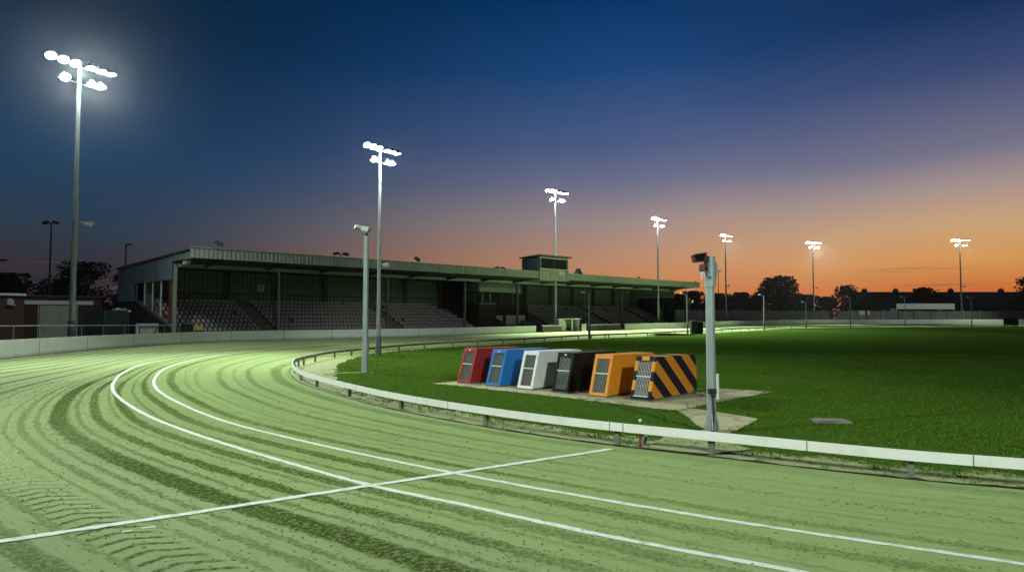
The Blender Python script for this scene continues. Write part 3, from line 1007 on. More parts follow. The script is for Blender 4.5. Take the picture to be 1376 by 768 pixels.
b = MB(); b.bar((-.09, -.05, hz - .05), (.0, -.05, hz - .08), .10, .13); b.build('bracket', M['black'], fp)
b = MB(); b.box(-.225, -.115, -.13, -.02, hz - .31, hz - .16); bx = b.build('beacon', M['red_gloss'], fp, bevel=.015)
b = MB(); b.tube([(-.17, -.075, hz - .36), (-.17, -.075, hz - .312)], [.035, .045], 12); b.tube([(-.185, -.075, hz - .47), (-.175, -.075, hz - .36)], [.012, .018], 8); b.build('beacon_cap', M['white_trim'], bx)
b = MB(); b.tube([(-.15, -.08, hz - .14), (-.12, -.12, hz - .1), (-.09, -.14, hz - .2), (-.1, -.13, hz - .38), (-.06, -.13, hz - .46), (-.0, -.128, hz - .42)], .013, 8); b.bar((-.12, -.07, hz - .24), (-.02, -.07, hz - .27), .05); b.build('cable', M['rubber'], fp)
# white marker behind it
g = G(964.5, 538)
mk = empty('marker_post', (g.x, g.y, .03), 0, 'short white marker post on the concrete behind the thick pole', 'post')
b = MB(); b.tube([(0, 0, 0), (0, 0, .68)], .042, 12); b.build('post_tube', M['white_trim'], mk, smooth=True)
b = MB(); b.tube([(0, 0, .682), (0, 0, .72)], [.05, .046], 12); b.build('cap', M['white_trim'], mk, smooth=True)
# red peg behind the rail
g = G(860.5, 600.6)
pg = empty('marker_peg', (g.x, g.y, 0), 0, 'dark red marker peg with white tip close behind the white rail', 'peg')
b = MB(); b.tube([(0, 0, -.02), (0, 0, .47)], .03, 12); b.build('post_tube', M['red_column'], pg, smooth=True)
b = MB(); b.tube([(0, 0, .472), (0, 0, .51)], [.03, .024], 12); b.build('cap', M['white_trim'], pg, smooth=True)
g = G(866.5, 597.5)
b = MB()
rs = random.Random(3)
import bmesh as _bm
bm = _bm.new(); _bm.ops.create_icosphere(bm, subdivisions=3, radius=.05)
for v in bm.verts:
    v.co *= 1 + rs.uniform(-.05, .05)
    v.co.z *= 1.9; v.co.x *= .9
    v.co.x += .03 * v.co.z / .09
me = bpy.data.meshes.new('litter_bag'); bm.to_mesh(me); bm.free()
me.materials.append(mat('crumpled_plastic', (.5, .5, .46), .5, 0, .6, 14, .6, 25, dirt=(.05, .05, .05, 1), dirt_amt=.9))
o = bpy.data.objects.new('rag', me); COL.objects.link(o); o.location = (g.x, g.y, .09)
tag(o, 'crumpled grey and white rag on the sand beside the red peg', 'rag')
# slab on the grass
g = G(1117, 568.5)
sl = empty('access_cover', (g.x, g.y, .03), R(-8), 'flat grey concrete access cover lying in the grass behind the rail', 'access cover')
b = MB(); b.box(-.37, .37, -.24, .24, 0, .045); b.build('cover_frame', mat('cover_concrete', (.20, .19, .15), .9, 0, .3, 5, .4, 30), sl, bevel=.01)
b = MB(); b.box(-.31, .31, -.18, .18, .047, .058); b.build('lid', mat('cover_lid', (.26, .25, .20), .9, 0, .3, 6, .4, 30), sl, bevel=.006)

# ------------------------------------------------------------------ starting traps
def stripe_mat():
    m, t, p = newmat('orange_black_stripes')
    co = t.n('ShaderNodeTexCoord').outputs['Object']
    sp = t.n('ShaderNodeSeparateXYZ'); t.l(co, sp.inputs[0])
    c = t.m('ADD', sp.outputs[1], t.m('MULTIPLY', sp.outputs[2], 1.25))
    f = t.m('FRACT', t.m('DIVIDE', t.m('SUBTRACT', c, 2.26 - 9.7), .97))
    sel = t.step(t.m('ABSOLUTE', t.m('SUBTRACT', f, .25)), .245, .255)
    n = t.noise(co, 5, 5, .6)
    col = t.mix(sel, t.mix(n, (.56, .20, .02, 1), (.66, .26, .03, 1)), t.mix(n, (.006, .008, .014, 1), (.011, .014, .022, 1)))
    t.l(col, p.inputs['Base Color']); p.inputs['Roughness'].default_value = .5; p.inputs['Specular IOR Level'].default_value = .15
    return m


def stripe_frame_mat():
    m, t, p = newmat('orange_black_blocks')
    co = t.n('ShaderNodeTexCoord').outputs['Object']
    sp = t.n('ShaderNodeSeparateXYZ'); t.l(co, sp.inputs[0])
    z = sp.outputs[2]
    a = t.m('MULTIPLY', t.m('GREATER_THAN', z, .80), t.m('LESS_THAN', z, 1.07))
    b = t.m('MULTIPLY', t.m('GREATER_THAN', z, .28), t.m('LESS_THAN', z, .55))
    d = t.m('MULTIPLY', t.m('GREATER_THAN', z, 1.09), t.m('LESS_THAN', t.m('ABSOLUTE', sp.outputs[0]), .115))
    s = t.m('MAXIMUM', t.m('MAXIMUM', a, b), d)
    col = t.mix(s, (.009, .012, .018, 1), (.74, .30, .025, 1))
    t.l(col, p.inputs['Base Color']); p.inputs['Roughness'].default_value = .5; p.inputs['Specular IOR Level'].default_value = .15
    return m


def paint(name, c, dirt):
    return mat(name, c, .5, 0, .12, 2.5, .03, 20, dirt=dirt, dirt_amt=.45, spec=.12 if max(c) < .05 else .3)


bars_m = mat('grille_bars', (.42, .44, .39), .5, .2, .15, 8)
bars_d = mat('dull_grille_bars', (.27, .28, .23), .6, .2, .2, 8)
mesh_in = mat('trap_interior', (.016, .018, .016), .9, 0, .3, 4)
traps = [('red', paint('trap_red', (.36, .026, .02), (.2, .02, .015, 1)), None, 'dark red starting trap with a mesh front grille, first of the slanted row', True, False),
         ('blue', paint('trap_blue', (.012, .17, .50), (.01, .1, .3, 1)), None, 'bright blue starting trap with a mesh front grille between red and white', True, False),
         ('white', paint('trap_white', (.78, .80, .77), (.52, .54, .5, 1)), None, 'white starting trap with a mesh front grille between blue and black', True, False),
         ('black', paint('trap_black', (.008, .010, .014), (.018, .018, .018, 1)), None, 'black starting trap with a white latch between white and orange', False, False),
         ('orange', paint('trap_orange', (.74, .28, .018), (.5, .18, .012, 1)), None, 'plain orange starting trap with a barred front grille', False, False),
         ('stripe', stripe_mat(), stripe_frame_mat(), 'orange and black diagonally striped starting trap nearest the thick pole', False, True)]
WT, LT, HT = .62, 2.72, 1.20
SB = .36  # how far the top of the front leans back


def trap(loc, rz, body_m, frame_m, label, fine_mesh, striped, latch):
    e = empty('starting_trap', loc, rz, label, 'starting trap', 'six starting traps in a slanted row')
    # local: x across (0 = centre), y from front (0) to back, z up
    x0, x1 = -WT / 2, WT / 2
    lean = lambda z: SB * (z - .05) / (HT - .05)
    b = MB()
    yb = .035
    prof = [(yb, .05), (LT + .03, .05), (LT + .05, .55), (LT - .02, HT - .12), (LT - .10, HT - .03), (SB + yb, HT)]
    b.prism(prof, x0, x1, 'x')
    b.build('body', body_m, e, bevel=.012)
    fm = frame_m or body_m
    # front frame: two stiles, head and sill, standing on the leaning front
    b = MB()
    sw, hd = .088, .125

    def slab(xa, xb, za, zb):
        ya, yb_ = lean(za), lean(zb)
        vs = []
        for x in (xa, xb):
            vs += [(x, ya - .03, za), (x, ya + .032, za), (x, yb_ + .032, zb), (x, yb_ - .03, zb)]
        b.add(vs, [(0, 1, 2, 3), (7, 6, 5, 4), (0, 4, 5, 1), (1, 5, 6, 2), (2, 6, 7, 3), (3, 7, 4, 0)])
    slab(x0 - .003, x0 + sw, .04, HT + .004); slab(x1 - sw, x1 + .003, .04, HT + .004)
    slab(x0 + sw, x1 - sw, HT - hd, HT + .004); slab(x0 + sw, x1 - sw, .04, .12)
    b.build('front_frame', fm, e, bevel=.006)
    # dark opening behind the grille (interior), then the bars
    b = MB()
    za, zb = .12, HT - hd
    vs = [(x0 + sw, lean(za) + .028, za), (x1 - sw, lean(za) + .028, za), (x1 - sw, lean(zb) + .028, zb), (x0 + sw, lean(zb) + .028, zb)]
    b.add(vs, [(0, 1, 2, 3)])
    b.build('interior', mesh_in, e)
    b = MB()
    n = 12 if fine_mesh else 9
    bw = .008 if fine_mesh else .014
    for i in range(n):
        x = x0 + sw + (x1 - x0 - 2 * sw) * (i + .5) / n
        b.bar((x, lean(za) + .004, za + .001), (x, lean(zb) + .004, zb - .001), bw, bw)
    for i in range(24 if fine_mesh else 5):
        z = za + (zb - za) * (i + .5) / (24 if fine_mesh else 5)
        b.bar((x0 + sw + .001, lean(z) + .013, z), (x1 - sw - .001, lean(z) + .013, z), .006, .006)
    b.build('grille', bars_m if striped else bars_d, e)
    b = MB()
    z = .66
    b.bar((x0 + sw - .01, lean(z) - .022, z), (x1 - sw + .01, lean(z) - .022, z), .02, .035)
    b.build('crossbar', M['white_trim'], e)
    if striped:
        b = MB(); b.bar((x0 + sw, lean(.135) - .036, .135), (x1 - sw, lean(.135) - .036, .135), .016, .03); b.build('crossbar', M['white_trim'], e)
    elif latch:
        b = MB(); z = HT - .065; b.cbox((.0, lean(z) - .045, z), (.07, .035, .055)); b.cbox((.0, lean(z) - .07, z + .01), (.035, .02, .03)); b.build('latch', M['white_trim'], e, bevel=.006)
    b = MB(); b.box(x0 + .02, x0 + .09, .0, LT, 0, .048); b.box(x1 - .09, x1 - .02, .0, LT, 0, .048); b.box(x0, x1, -.045, .03, 0, .037); b.build('base_skid', M['galv_dark'], e)
    return e


rz = math.atan2(WD.y, WD.x)
for k, (nm, bmat, fm, lab, fine_mesh, striped) in enumerate(traps):
    br = a0.lerp(a1, k / 5)
    c = br - WD * WT / 2
    trap((c.x, c.y, .045), rz + R(random.uniform(-.6, .6)), bmat, fm, lab, fine_mesh, striped, nm in ('red', 'blue', 'black'))

# ------------------------------------------------------------------ dark cabinet, mound for shadow and mat, black board
g = G(937, 448.6)
cb = empty('equipment_cabinet', (g.x, g.y, 0), R(-6), 'dark green and black equipment cabinet on the far side of the infield', 'cabinet')
wd = 15.5 / F * g.y
b = MB(); b.box(-wd / 2, .05, 0, 1.2, 0, 1.62); b.build('body', M['dark_box'], cb, bevel=.02)
b = MB(); b.box(.06, wd / 2, .05, 1.2, 0, 1.55); b.build('side_box', M['black'], cb, bevel=.02)
b = MB(); b.box(-wd / 2 - .05, .08, -.05, 1.25, 1.625, 1.70); b.build('lid', M['dark_box'], cb)
g0 = G(904, 450.3)  # low black mound shaped in place of the cabinet's shadow and a mat
b = MB()
nx, ny = 40, 8
ww = 66 / F * g0.y
for j in range(ny + 1):
    for i in range(nx + 1):
        u, v = i / nx * 2 - 1, j / ny * 2 - 1
        h = max(0, 1 - u * u * .95) ** .5 * max(0, 1 - v * v) ** .5 * .20 * (1 + .35 * math.sin(u * 9 + v * 3) * .6) * (1.15 if u < 0 else .8)
        b.v.append((u * ww / 2, v * 1.1, h + .032))
for j in range(ny):
    for i in range(nx):
        a = j * (nx + 1) + i
        b.f.append((a, a + 1, a + nx + 2, a + nx + 1))
o = b.build('shadow_and_mat', M['matt_black'], smooth=True)
o.location = (g0.x, g0.y, 0); o.rotation_euler = (0, 0, R(22))
tag(o, 'long black mound standing in for the cabinet shadow and a mat on the grass', 'shadow_and_mat')
q = at(1359, 438, 142)
bd = empty('black_board', (q.x, 142, 0), 0, 'plain black rectangular board at the far edge of the infield', 'board')
b = MB(); b.box(-1.6, 1.6, 0, .12, .12, 1.68); b.build('panel', M['matt_black'], bd)
for x in (-1.2, 1.2):
    b = MB(); b.box(x - .06, x + .06, .13, .5, 0, .16); b.build('leg', M['dark_steel'], bd)

# ------------------------------------------------------------------ grandstand
SO = Vector((-29.3, 60.0)); SA = math.atan2(.714, .70); SLn = 93.8
gs = empty('grandstand', (SO.x, SO.y, 0), SA, 'long covered grandstand with pale corrugated fascia and rows of pale seats', 'grandstand')


def s_at(px, tt):
    """distance along the stand where depth tt shows at picture column px"""
    k = (px - 688) / F
    ca, sa = math.cos(SA), math.sin(SA)
    # x = SO.x + s*ca - tt*sa ; y = SO.y + s*sa + tt*ca
    return (k * (SO.y + tt * ca) - SO.x + tt * sa) / (ca - k * sa)


def t_at(px, ss):
    k = (px - 688) / F
    ca, sa = math.cos(SA), math.sin(SA)
    return (SO.x + ss * ca - k * (SO.y + ss * sa)) / (sa + k * ca)


def corr(b, a0_, a1_, pitch, depth, zb, zt, axis, fixed):
    """corrugated sheet running along axis ('s' or 't') at the fixed other coordinate"""
    pts = []
    n = int((a1_ - a0_) / pitch)
    for i in range(n):
        x = a0_ + (a1_ - a0_) * i / n
        p = (a1_ - a0_) / n
        pts += [(x, 0), (x + p * .35, 0), (x + p * .5, depth), (x + p * .85, depth)]
    pts.append((a1_, 0))
    k = len(b.v)
    for x, d in pts:
        z0, z1 = (zb(x) if callable(zb) else zb), (zt(x) if callable(zt) else zt)
        for z in (z0, z1):
            b.v.append((x, fixed + d, z) if axis == 's' else (fixed + d, x, z))
    for i in range(len(pts) - 1):
        a = k + i * 2
        b.f.append((a, a + 2, a + 3, a + 1))


roofz = lambda tt: 8.52 - tt * .033
b = MB(); b.prism([(.12, roofz(0) - .05), (.12, roofz(0) + .03), (23.2, roofz(23.2) + .12), (23.2, roofz(23.2) - .1)], -.25, SLn + .25, 'x'); b.build('roof', M['roof'], gs)
b = MB(); corr(b, -.25, SLn + .25, .42, -.045, 7.66, 8.60, 's', .05); b.build('fascia', M['fascia'], gs, recalc=False)
b = MB(); b.box(-.28, SLn + .28, -.06, .12, 8.61, 8.70); b.build('gutter', M['fascia'], gs)
b = MB(); b.prism([(.16, 7.68), (.16, 7.74), (22.8, 7.50), (22.8, 7.44)], .06, SLn - .06, 'x'); b.build('soffit', M['dark_steel'], gs)
# left end: cladding, brick below, mullions
zt_end = lambda tt: roofz(tt) - .06


def zb_end(tt):
    if tt < 5.0: return 7.70
    if tt < 16.6: return 5.85
    return 3.9


b = MB(); corr(b, .14, 5.0, .42, .06, 7.62, zt_end, 't', -.10); corr(b, 5.0, 16.6, .42, .06, 5.85, zt_end, 't', -.10); corr(b, 16.6, 23.0, .42, .06, 3.9, zt_end, 't', -.10)
b.build('end_cladding', M['clad'], gs, recalc=False)
b = MB(); b.prism([(5.5, 0), (5.5, 1.15), (16.6, 3.75), (23.0, 3.75), (23.0, 0)], 0.0, .25, 'x'); b.build('brick_wall', M['brick'], gs)
b = MB(); b.prism([(5.3, 1.16), (5.3, 1.45), (16.6, 4.1), (16.6, 3.80)], -.06, .3, 'x'); b.build('stringer', M['concrete'], gs)
for px, wd in ((182.5, .34), (193.3, .12), (204, .12), (215.2, .12)):
    tt = t_at(px, 0)
    zbm = 1.47 + (tt - 5.3) * (2.62 / 11.3)
    b = MB(); b.box(.0, .12, tt - wd / 2, tt + wd / 2, zbm, 5.84); b.build('mullion', M['white_trim'] if wd < .2 else M['clad'], gs)
b = MB(); b.box(-.02, .22, 5.75, 6.15, 1.3, 5.84); b.build('column', M['red_column'], gs)
# columns of the front line
for px in (232.5, 374, 520.5, 624.5, 695, 785, 835, 921):
    ss = s_at(px, 5.1) if px > 240 else .16
    wdt = .30 if px < 240 else .22
    b = MB(); b.box(ss - wdt / 2, ss + wdt / 2, 4.95, 5.25, 0, 7.05); b.build('column', M['beam'] if px < 400 else M['galv_dark'], gs)
b = MB(); b.box(.05, SLn - .05, 4.98, 5.22, 7.06, 7.44); b.build('beam', M['beam'], gs)
# cross beams under the roof
for k in range(15):
    ss = 3 + k * 6.3
    b = MB(); b.prism([(.3, 7.63), (5.4, 7.05), (5.4, 7.4), (.3, 7.67)], ss - .09, ss + .09, 'x'); b.build('roof_bracket', M['dark_steel'], gs)
# back wall with piers and rail
TB = 14.2
b = MB(); corr(b, .2, 41.0, .5, .07, 3.2, 7.40, 's', TB); corr(b, 55.5, SLn - .2, .5, .07, 3.2, 7.40, 's', TB); b.build('back_wall', M['inner_clad'], gs, recalc=False)
b = MB(); b.box(.3, SLn - .3, TB - .1, TB - .02, 4.75, 4.92); b.build('wall_rail', M['dark_steel'], gs)
for k in range(15):
    ss = 2.4 + k * 6.35
    if 41 < ss < 55.5: continue
    b = MB(); b.box(ss - .3, ss + .3, TB - .38, TB - .12, 3.3, 7.4); b.build('pier', M['dark_steel'], gs)
b = MB(); b.box(.2, SLn - .2, TB + .5, TB + .7, 0, 7.4); b.build('rear_wall', M['brick'], gs)
b = MB(); b.box(.1, SLn - .1, 22.6, 22.8, 0, 7.4); b.build('outer_wall', M['clad'], gs)
# terrace steps
T0, RD, Z0_, RS, NR = 5.6, .95, .30, .43, 8
prof = [(T0 - .1, 0)]
for i in range(NR):
    prof += [(T0 - .1 + i * RD, Z0_ + i * RS), (T0 - .1 + (i + 1) * RD, Z0_ + i * RS)]
prof += [(TB, Z0_ + (NR - 1) * RS), (TB, 0)]
for a, c in ((.3, 40.8), (55.8, SLn - .3)):
    b = MB(); b.prism(prof, a, c, 'x'); b.build('terrace', M['concrete'], gs)
# seats
sm = bpy.data.meshes.new('seat')
b = MB()
b.box(-.17, .17, .04, .40, .40, .44)
b.prism([(.38, .50), (.42, .50), (.48, .74), (.47, .78), (.43, .79)], -.165, .165, 'x')
b.box(-.03, .03, .15, .35, .0, .40, 1)
proto = b.build('seat', [M['seat'], M['dark_steel']], gs, bevel=0)
blocks = [(.75, 9.4), (11.0, 26.9), (28.2, None), (56.4, 72.3), (73.4, 85.6), (86.9, SLn - 1.0)]
spots = []
for r_ in range(NR):
    for a, c in blocks:
        if c is None: c = 41.6 - r_ * .55; c = min(c, 40.5)
        n = int((c - a) / .5)
        for i in range(n):
            spots.append((a + .25 + i * .5, T0 + r_ * RD + .1, Z0_ + r_ * RS))


def wpos(ss, tt):
    ca, sa = math.cos(SA), math.sin(SA)
    return Vector((SO.x + ss * ca - tt * sa, SO.y + ss * sa + tt * ca))


spots.sort(key=lambda q: wpos(q[0], q[1]).length)
# those low in the front are hidden by the wall; keep the individual ones among the rows in view
vis = [q for q in spots]
near = vis[:100]
rest = vis[100:]
proto.location = near[0]
for q in near[1:]:
    o = proto.copy(); COL.objects.link(o); o.location = q
bb = MB()
for q in rest:
    if random.random() < .015: continue
    dz = 0
    k = len(bb.v)
    for v in b.v: bb.v.append((v[0] + q[0], v[1] + q[1], v[2] + q[2]))
    for fi, f in enumerate(b.f):
        if fi in b.mi: bb.mi[len(bb.f)] = b.mi[fi]
        bb.f.append(tuple(i + k for i in f))
tag(bb.build('seat_rows', [M['seat'], M['dark_steel']], gs), kind='stuff')
b = MB()
for i in range(NR):
    b.box(9.55, 10.9, T0 - .11 + i * RD, T0 - .05 + i * RD, Z0_ + i * RS + .002, Z0_ + i * RS + .03)
b.build('stair_nosing', M['yellow'], gs)
# sign on the back wall
ss = s_at(350.5, TB - .2)
sgn_z = at(350.5, 386.5, wpos(ss, TB - .2).y).z
b = MB(); b.box(ss - .38, ss + .38, TB - .2, TB - .14, sgn_z - .42, sgn_z + .42); sg = b.build('sign', M['white_trim'], gs)
b = MB()
for x0_, x1_, z0_, z1_ in ((-.17, -.09, -.26, .26), (-.09, .12, .18, .26), (-.09, .12, -.04, .04), (-.09, .12, -.26, -.18), (.10, .18, .05, .20), (.10, .18, -.20, -.05)):
    b.box(ss + x0_, ss + x1_, TB - .208, TB - .2, sgn_z + z0_, sgn_z + z1_)
b.build('lettering', M['dark_steel'], sg)
# floodlights under the left corner of the roof
for px, py, tt in ((248, 353, 2.5), (251.5, 351, 2.0), (240, 356, 4)):
    ss = s_at(px, tt)
    yy = wpos(ss, tt).y
    z = at(px, py, yy).z
    b = MB(); b.cbox((ss, tt, z), (.42, .3, .3), Matrix.Rotation(R(25), 3, 'X')); b.bar((ss, tt, z), (ss, tt, 7.66), .05); f = b.build('floodlight', M['white_trim'] if px > 245 else M['galv_dark'], gs)
    b = MB(); b.cbox((ss, tt - .17, z - .05), (.36, .02, .24), Matrix.Rotation(R(25), 3, 'X')); b.build('lens', M['off_lens'], f)
# centre block: brick front, glazed lounge, panels, stairs
c0, c1 = 41.2, 55.2
b = MB(); b.box(c0, 44.6, 6.0, TB + .4, 0, 3.95); b.box(44.6, c1, 9.5, TB + .4, 0, 3.95); b.build('brick_block', M['brick'], gs)
b = MB(); b.box(c0, 49.5, 5.95, 9.0, 5.95, 7.0); b.build('canopy', M['inner_clad'], gs)
b = MB(); b.box(c0 - .1, 49.6, 5.8, 5.94, 5.75, 6.4); b.build('canopy_edge', M['beam'], gs)
b = MB(); b.box(c0 + .1, c1 - .1, 9.6, 9.7, 3.96, 5.74); b.build('glazing', M['glass'], gs)
for ss in (c0 + .2, c0 + 2.4, 45.2, 46.8, 49.2, 51.6, c1 - .2):
    b = MB(); b.box(ss - .06, ss + .06, 9.5, 9.6, 3.96, 5.74); b.build('mullion', M['white_trim'] if ss in (45.2, 46.8) else M['galv_dark'], gs)
b = MB(); b.box(c0, 44.6, 5.85, 6.0, 3.96, 4.12); b.build('coping', M['concrete'], gs)
b = MB(); b.prism([(44.7, 2.35), (49.3, .45), (49.3, 2.35)], 9.30, 9.38, 'y'); b.build('white_panel', M['white_trim'], gs)
b = MB(); b.box(50.0, 54.3, 9.30, 9.38, .9, 2.35); b.build('white_panel', M['white_trim'], gs)
b = MB(); b.prism([(44.6, 0), (44.6, 2.3), (45.2, 2.3), (49.6, .4), (49.6, 0)], 7.4, 8.6, 'y'); b.build('staircase', M['brick'], gs)
b = MB()
for ss in (46.5, 48.8, 51.5, 54.2):
    b.bar((ss, 5.6, 0), (ss, 5.6, 1.22), .05)
b.bar((44.7, 5.6, 1.22), (54.3, 5.6, 1.22), .06)
b.build('handrail', M['galv'], gs)
b = MB(); b.box(51.2, 53.6, 6.8, 7.8, 0, 1.1); b.box(51.5, 53.2, 6.9, 7.6, 1.1, 1.55); b.build('kiosk_counter', M['dark_steel'], gs)
b = MB(); b.box(45.0, 46.6, 8.9, 9.2, 3.0, 3.2); b.box(45.0, 46.6, 8.9, 9.2, 3.6, 3.8); b.build('bench', M['galv'], gs)
# control box on the roof
b = MB(); b.box(47.5, 53.8, -.12, 3.5, 7.45, 9.16); b.box(47.5, 53.8, .1, 3.5, 9.16, 10.62); b.box(47.5, 47.8, -.12, .1, 9.16, 10.62); b.box(53.5, 53.8, -.12, .1, 9.16, 10.62)
cbx = b.build('control_box', M['clad'], gs)
b = MB(); b.box(47.42, 53.88, -.145, -.122, 7.44, 9.0); b.build('front_panel', M['fascia'], cbx)
b = MB(); b.prism([(-.45, 10.95), (-.45, 11.12), (3.8, 10.86), (3.8, 10.70)], 47.2, 54.3, 'x'); b.build('roof', M['roof'], cbx)
b = MB(); b.box(47.5, 53.8, -.14, .09, 10.63, 10.78); b.box(47.45, 53.85, -.2, .08, 9.02, 9.15); b.build('window_frame', M['white_trim'], cbx)
b = MB(); b.box(47.8, 53.5, .02, .08, 9.17, 10.61); b.build('window', M['glass'], cbx)
b = MB(); b.box(50.62, 50.72, -.02, .018, 9.17, 10.61); b.build('mullion', M['galv_dark'], cbx)
b = MB(); b.box(51.6, 52.9, -.19, -.147, 8.35, 8.85); b.build('sign', M['white_trim'], cbx)
b = MB(); b.bar((47.0, 1.5, 8.5), (47.6, 2.8, 9.6), .1); b.build('strut', M['dark_steel'], cbx)
# little lamps and vents along the roof edge
for px, py, kind in ((292, 326, 'lamp'), (457, 341, 'twin'), (559.5, 347.5, 'lamp'), (671, 360, 'twin'), (778.5, 366.5, 'vent'), (858, 373, 'post'), (939.3, 379, 'post')):
    ss = min(s_at(px, .8), SLn - .2)
    yy = wpos(ss, .8).y
    z = at(px, py, yy).z
    b = MB()
    if kind == 'vent': b.prism([(ss - .9, 8.5), (ss + .9, 8.5), (ss + .35, 9.2), (ss - .35, 9.2)], .6, 1.4, 'y'); b.cbox((ss, 1, 9.4), (.6, .5, .4))
    else:
        b.bar((ss, .8, 8.4), (ss, .8, z), .07)
        if kind == 'lamp': b.cbox((ss, .7, z), (.62, .35, .3), Matrix.Rotation(R(20), 3, 'Y')); b.cbox((ss + .3, .7, z - .2), (.16, .2, .3))
        if kind == 'twin': b.cbox((ss - .6, .7, z), (.6, .4, .28), Matrix.Rotation(R(-14), 3, 'Y')); b.cbox((ss + .6, .7, z), (.6, .4, .28), Matrix.Rotation(R(10), 3, 'Y')); b.bar((ss - .7, .8, z - .05), (ss + .7, .8, z - .05), .08)
        if kind == 'post': b.cbox((ss + .1, .8, z), (.4, .3, .35))
    b.build('roof_vent' if kind == 'vent' else 'roof_floodlight', M['dark_steel'] if kind != 'lamp' else M['galv_dark'], gs)
# right end: glazed screen and stringer
b = MB(); b.box(SLn - .12, SLn, 5.5, 23.0, 5.9, 8.0); b.build('end_cladding', M['clad'], gs)
b = MB(); b.box(SLn - .2, SLn - .02, 14.05, 22.5, 0, 5.88); b.build('brick_wall', M['brick'], gs)
b = MB(); b.prism([(5.3, 0), (5.3, 1.4), (14.0, 4.1), (14.0, 0)], SLn - .3, SLn - .02, 'x'); b.build('stringer', M['dark_steel'], gs)
b = MB(); b.box(SLn - .1, SLn - .04, 5.4, 14, 1.5, 5.89); b.build('glazing', M['glass'], gs)
for k in range(5):
    b = MB(); tt = 6 + k * 2.0; b.box(SLn - .16, SLn - .101, tt - .05, tt + .05, 1.5, 5.89); b.build('mullion', M['galv_dark'], gs)

# bins standing on the apron in front of the seats
q = at(251.5, 440, 57.5)
bn = empty('bin', (q.x, 57.5, 0), R(20), 'black wheeled bin behind the wall below the left seats', 'bin')
b = MB(); b.prism([(-.36, .08), (.36, .08), (.43, 1.5), (-.43, 1.5)], -.35, .35, 'y'); b.build('body', M['black'], bn, bevel=.03)
b = MB(); b.box(-.46, .46, -.4, .4, 1.505, 1.6); b.build('lid', M['black'], bn, bevel=.03)
q = at(265, 440, 57.5)
bn = empty('grit_bin', (q.x, 57.8, 0), R(20), 'yellow and black grit bin beside the black wheeled bin', 'bin')
b = MB(); b.box(-.36, .36, -.35, .35, 0, 1.05); b.build('body', M['black'], bn, bevel=.03)
b = MB(); b.prism([(-.38, 1.055), (.38, 1.055), (.38, 1.3), (-.2, 1.5), (-.38, 1.5)], -.37, .37, 'y'); b.build('lid', M['yellow'], bn, bevel=.02)

# ------------------------------------------------------------------ left of the stand
def facade(px0, Y0, px1, Y1, name, label, cat):
    """an Empty at the middle of a front running between two picture columns at given depths"""
    A, B = at(px0, 400, Y0), at(px1, 400, Y1)
    a, b_ = Vector((A.x, A.y)), Vector((B.x, B.y))
    m_ = (a + b_) / 2
    e = empty(name, (m_.x, m_.y, 0), math.atan2(b_.y - a.y, b_.x - a.x), label, cat)
    return e, (b_ - a).length / 2, (lambda f: ((b_ - a).length * (f - .5)))


hb, hw, fx = facade(33, 60, 137, 64.5, 'brick_hut', 'low dark brick building with a wide pale shutter and white lintel strip', 'building')
zf1, zf0 = at(33, 403.3, 60).z, at(33, 408.6, 60).z
b = MB(); b.box(-hw, hw, .05, 6, 0, zf1 + .35); b.build('wall', M['brick'], hb)
b = MB(); b.box(-hw - .1, hw + .1, -.1, 6.2, zf1 + .355, zf1 + .5); b.build('roof', M['tile'], hb)
b = MB(); b.box(fx(0), fx(.88), -.1, .045, zf0, zf1); b.build('lintel_strip', mat('pale_fascia', (.5, .58, .54), .6, 0, .12, 2), hb)
b = MB(); corr(b, fx(.19), fx(.68), .22, -.03, .3, zf0 - .03, 's', .02); b.build('shutter', mat('shutter_paint', (.34, .38, .27), .6, 0, .25, 1.5, 0, 1, dirt=(.16, .18, .13, 1), dirt_amt=.6), hb, recalc=False)
b = MB(); b.box(fx(.165), fx(.178), -.06, .045, 0, zf0 - .03); b.build('door_frame', M['galv'], hb)
ob, hw, fx = facade(-70, 51, 33.5, 55, 'outbuilding', 'dark flat roofed outbuilding with a thin pale roof edge at the far left', 'building')
zz = at(33.5, 394.2, 55).z
b = MB(); b.box(-hw, hw, .1, 6, 0, zz - .2); b.build('wall', M['brick'], ob)
b = MB(); b.box(-hw - .1, hw + .05, -.12, 6.1, zz - .19, zz); b.build('roof_edge', mat('pale_edge', (.42, .5, .46), .6, 0, .15, 2), ob)
b = MB(); xx = fx(.80); zl = zz - .7; b.tube([(xx, .09, zl), (xx, -.15, zl)], [.28, .24], 12); b.bar((xx - .3, -.1, zl - .2), (xx + .35, -.12, zl - .26), .08); b.build('bulkhead_lamp', M['galv'], ob)
ct, hw, fx = facade(141, 60, 173.5, 62, 'storage_container', 'dark green storage container between the brick hut and the grandstand', 'container')
zc_ = at(157, 417, 61).z
b = MB(); b.box(-hw, hw, 0, 3, 0, zc_); b.build('body', M['dark_box'], ct, bevel=.02)
for x in (-hw, hw):
    b = MB(); b.box(x - .05, x + .05, -.05, -.002, 0, zc_ + .1); b.build('corner_post', M['dark_steel'], ct)
b = MB(); b.box(hw - 1.2, hw - .15, .05, .6, zc_ + .003, zc_ + .22); b.build('roof_light', M['galv'], ct)
for x, z in ((-.0, .18), (hw - 1.15, .14), (hw, -.05)):
    b = MB(); b.cbox((x, -.12, zc_ + z), (.18, .16, .14)); b.build('lamp_head', M['white_trim'], ct)
wg, hw, fx = facade(184, 54.5, 214, 56.2, 'white_gate', 'pale braced gate panel standing behind the wall by the brick end of the stand', 'gate')
zg = at(199, 434.3, 55.3).z
b = MB(); b.box(-hw, hw, 0, .06, .1, zg); b.build('panel', mat('gate_panel', (.55, .62, .58), .6, 0, .1, 3), wg)
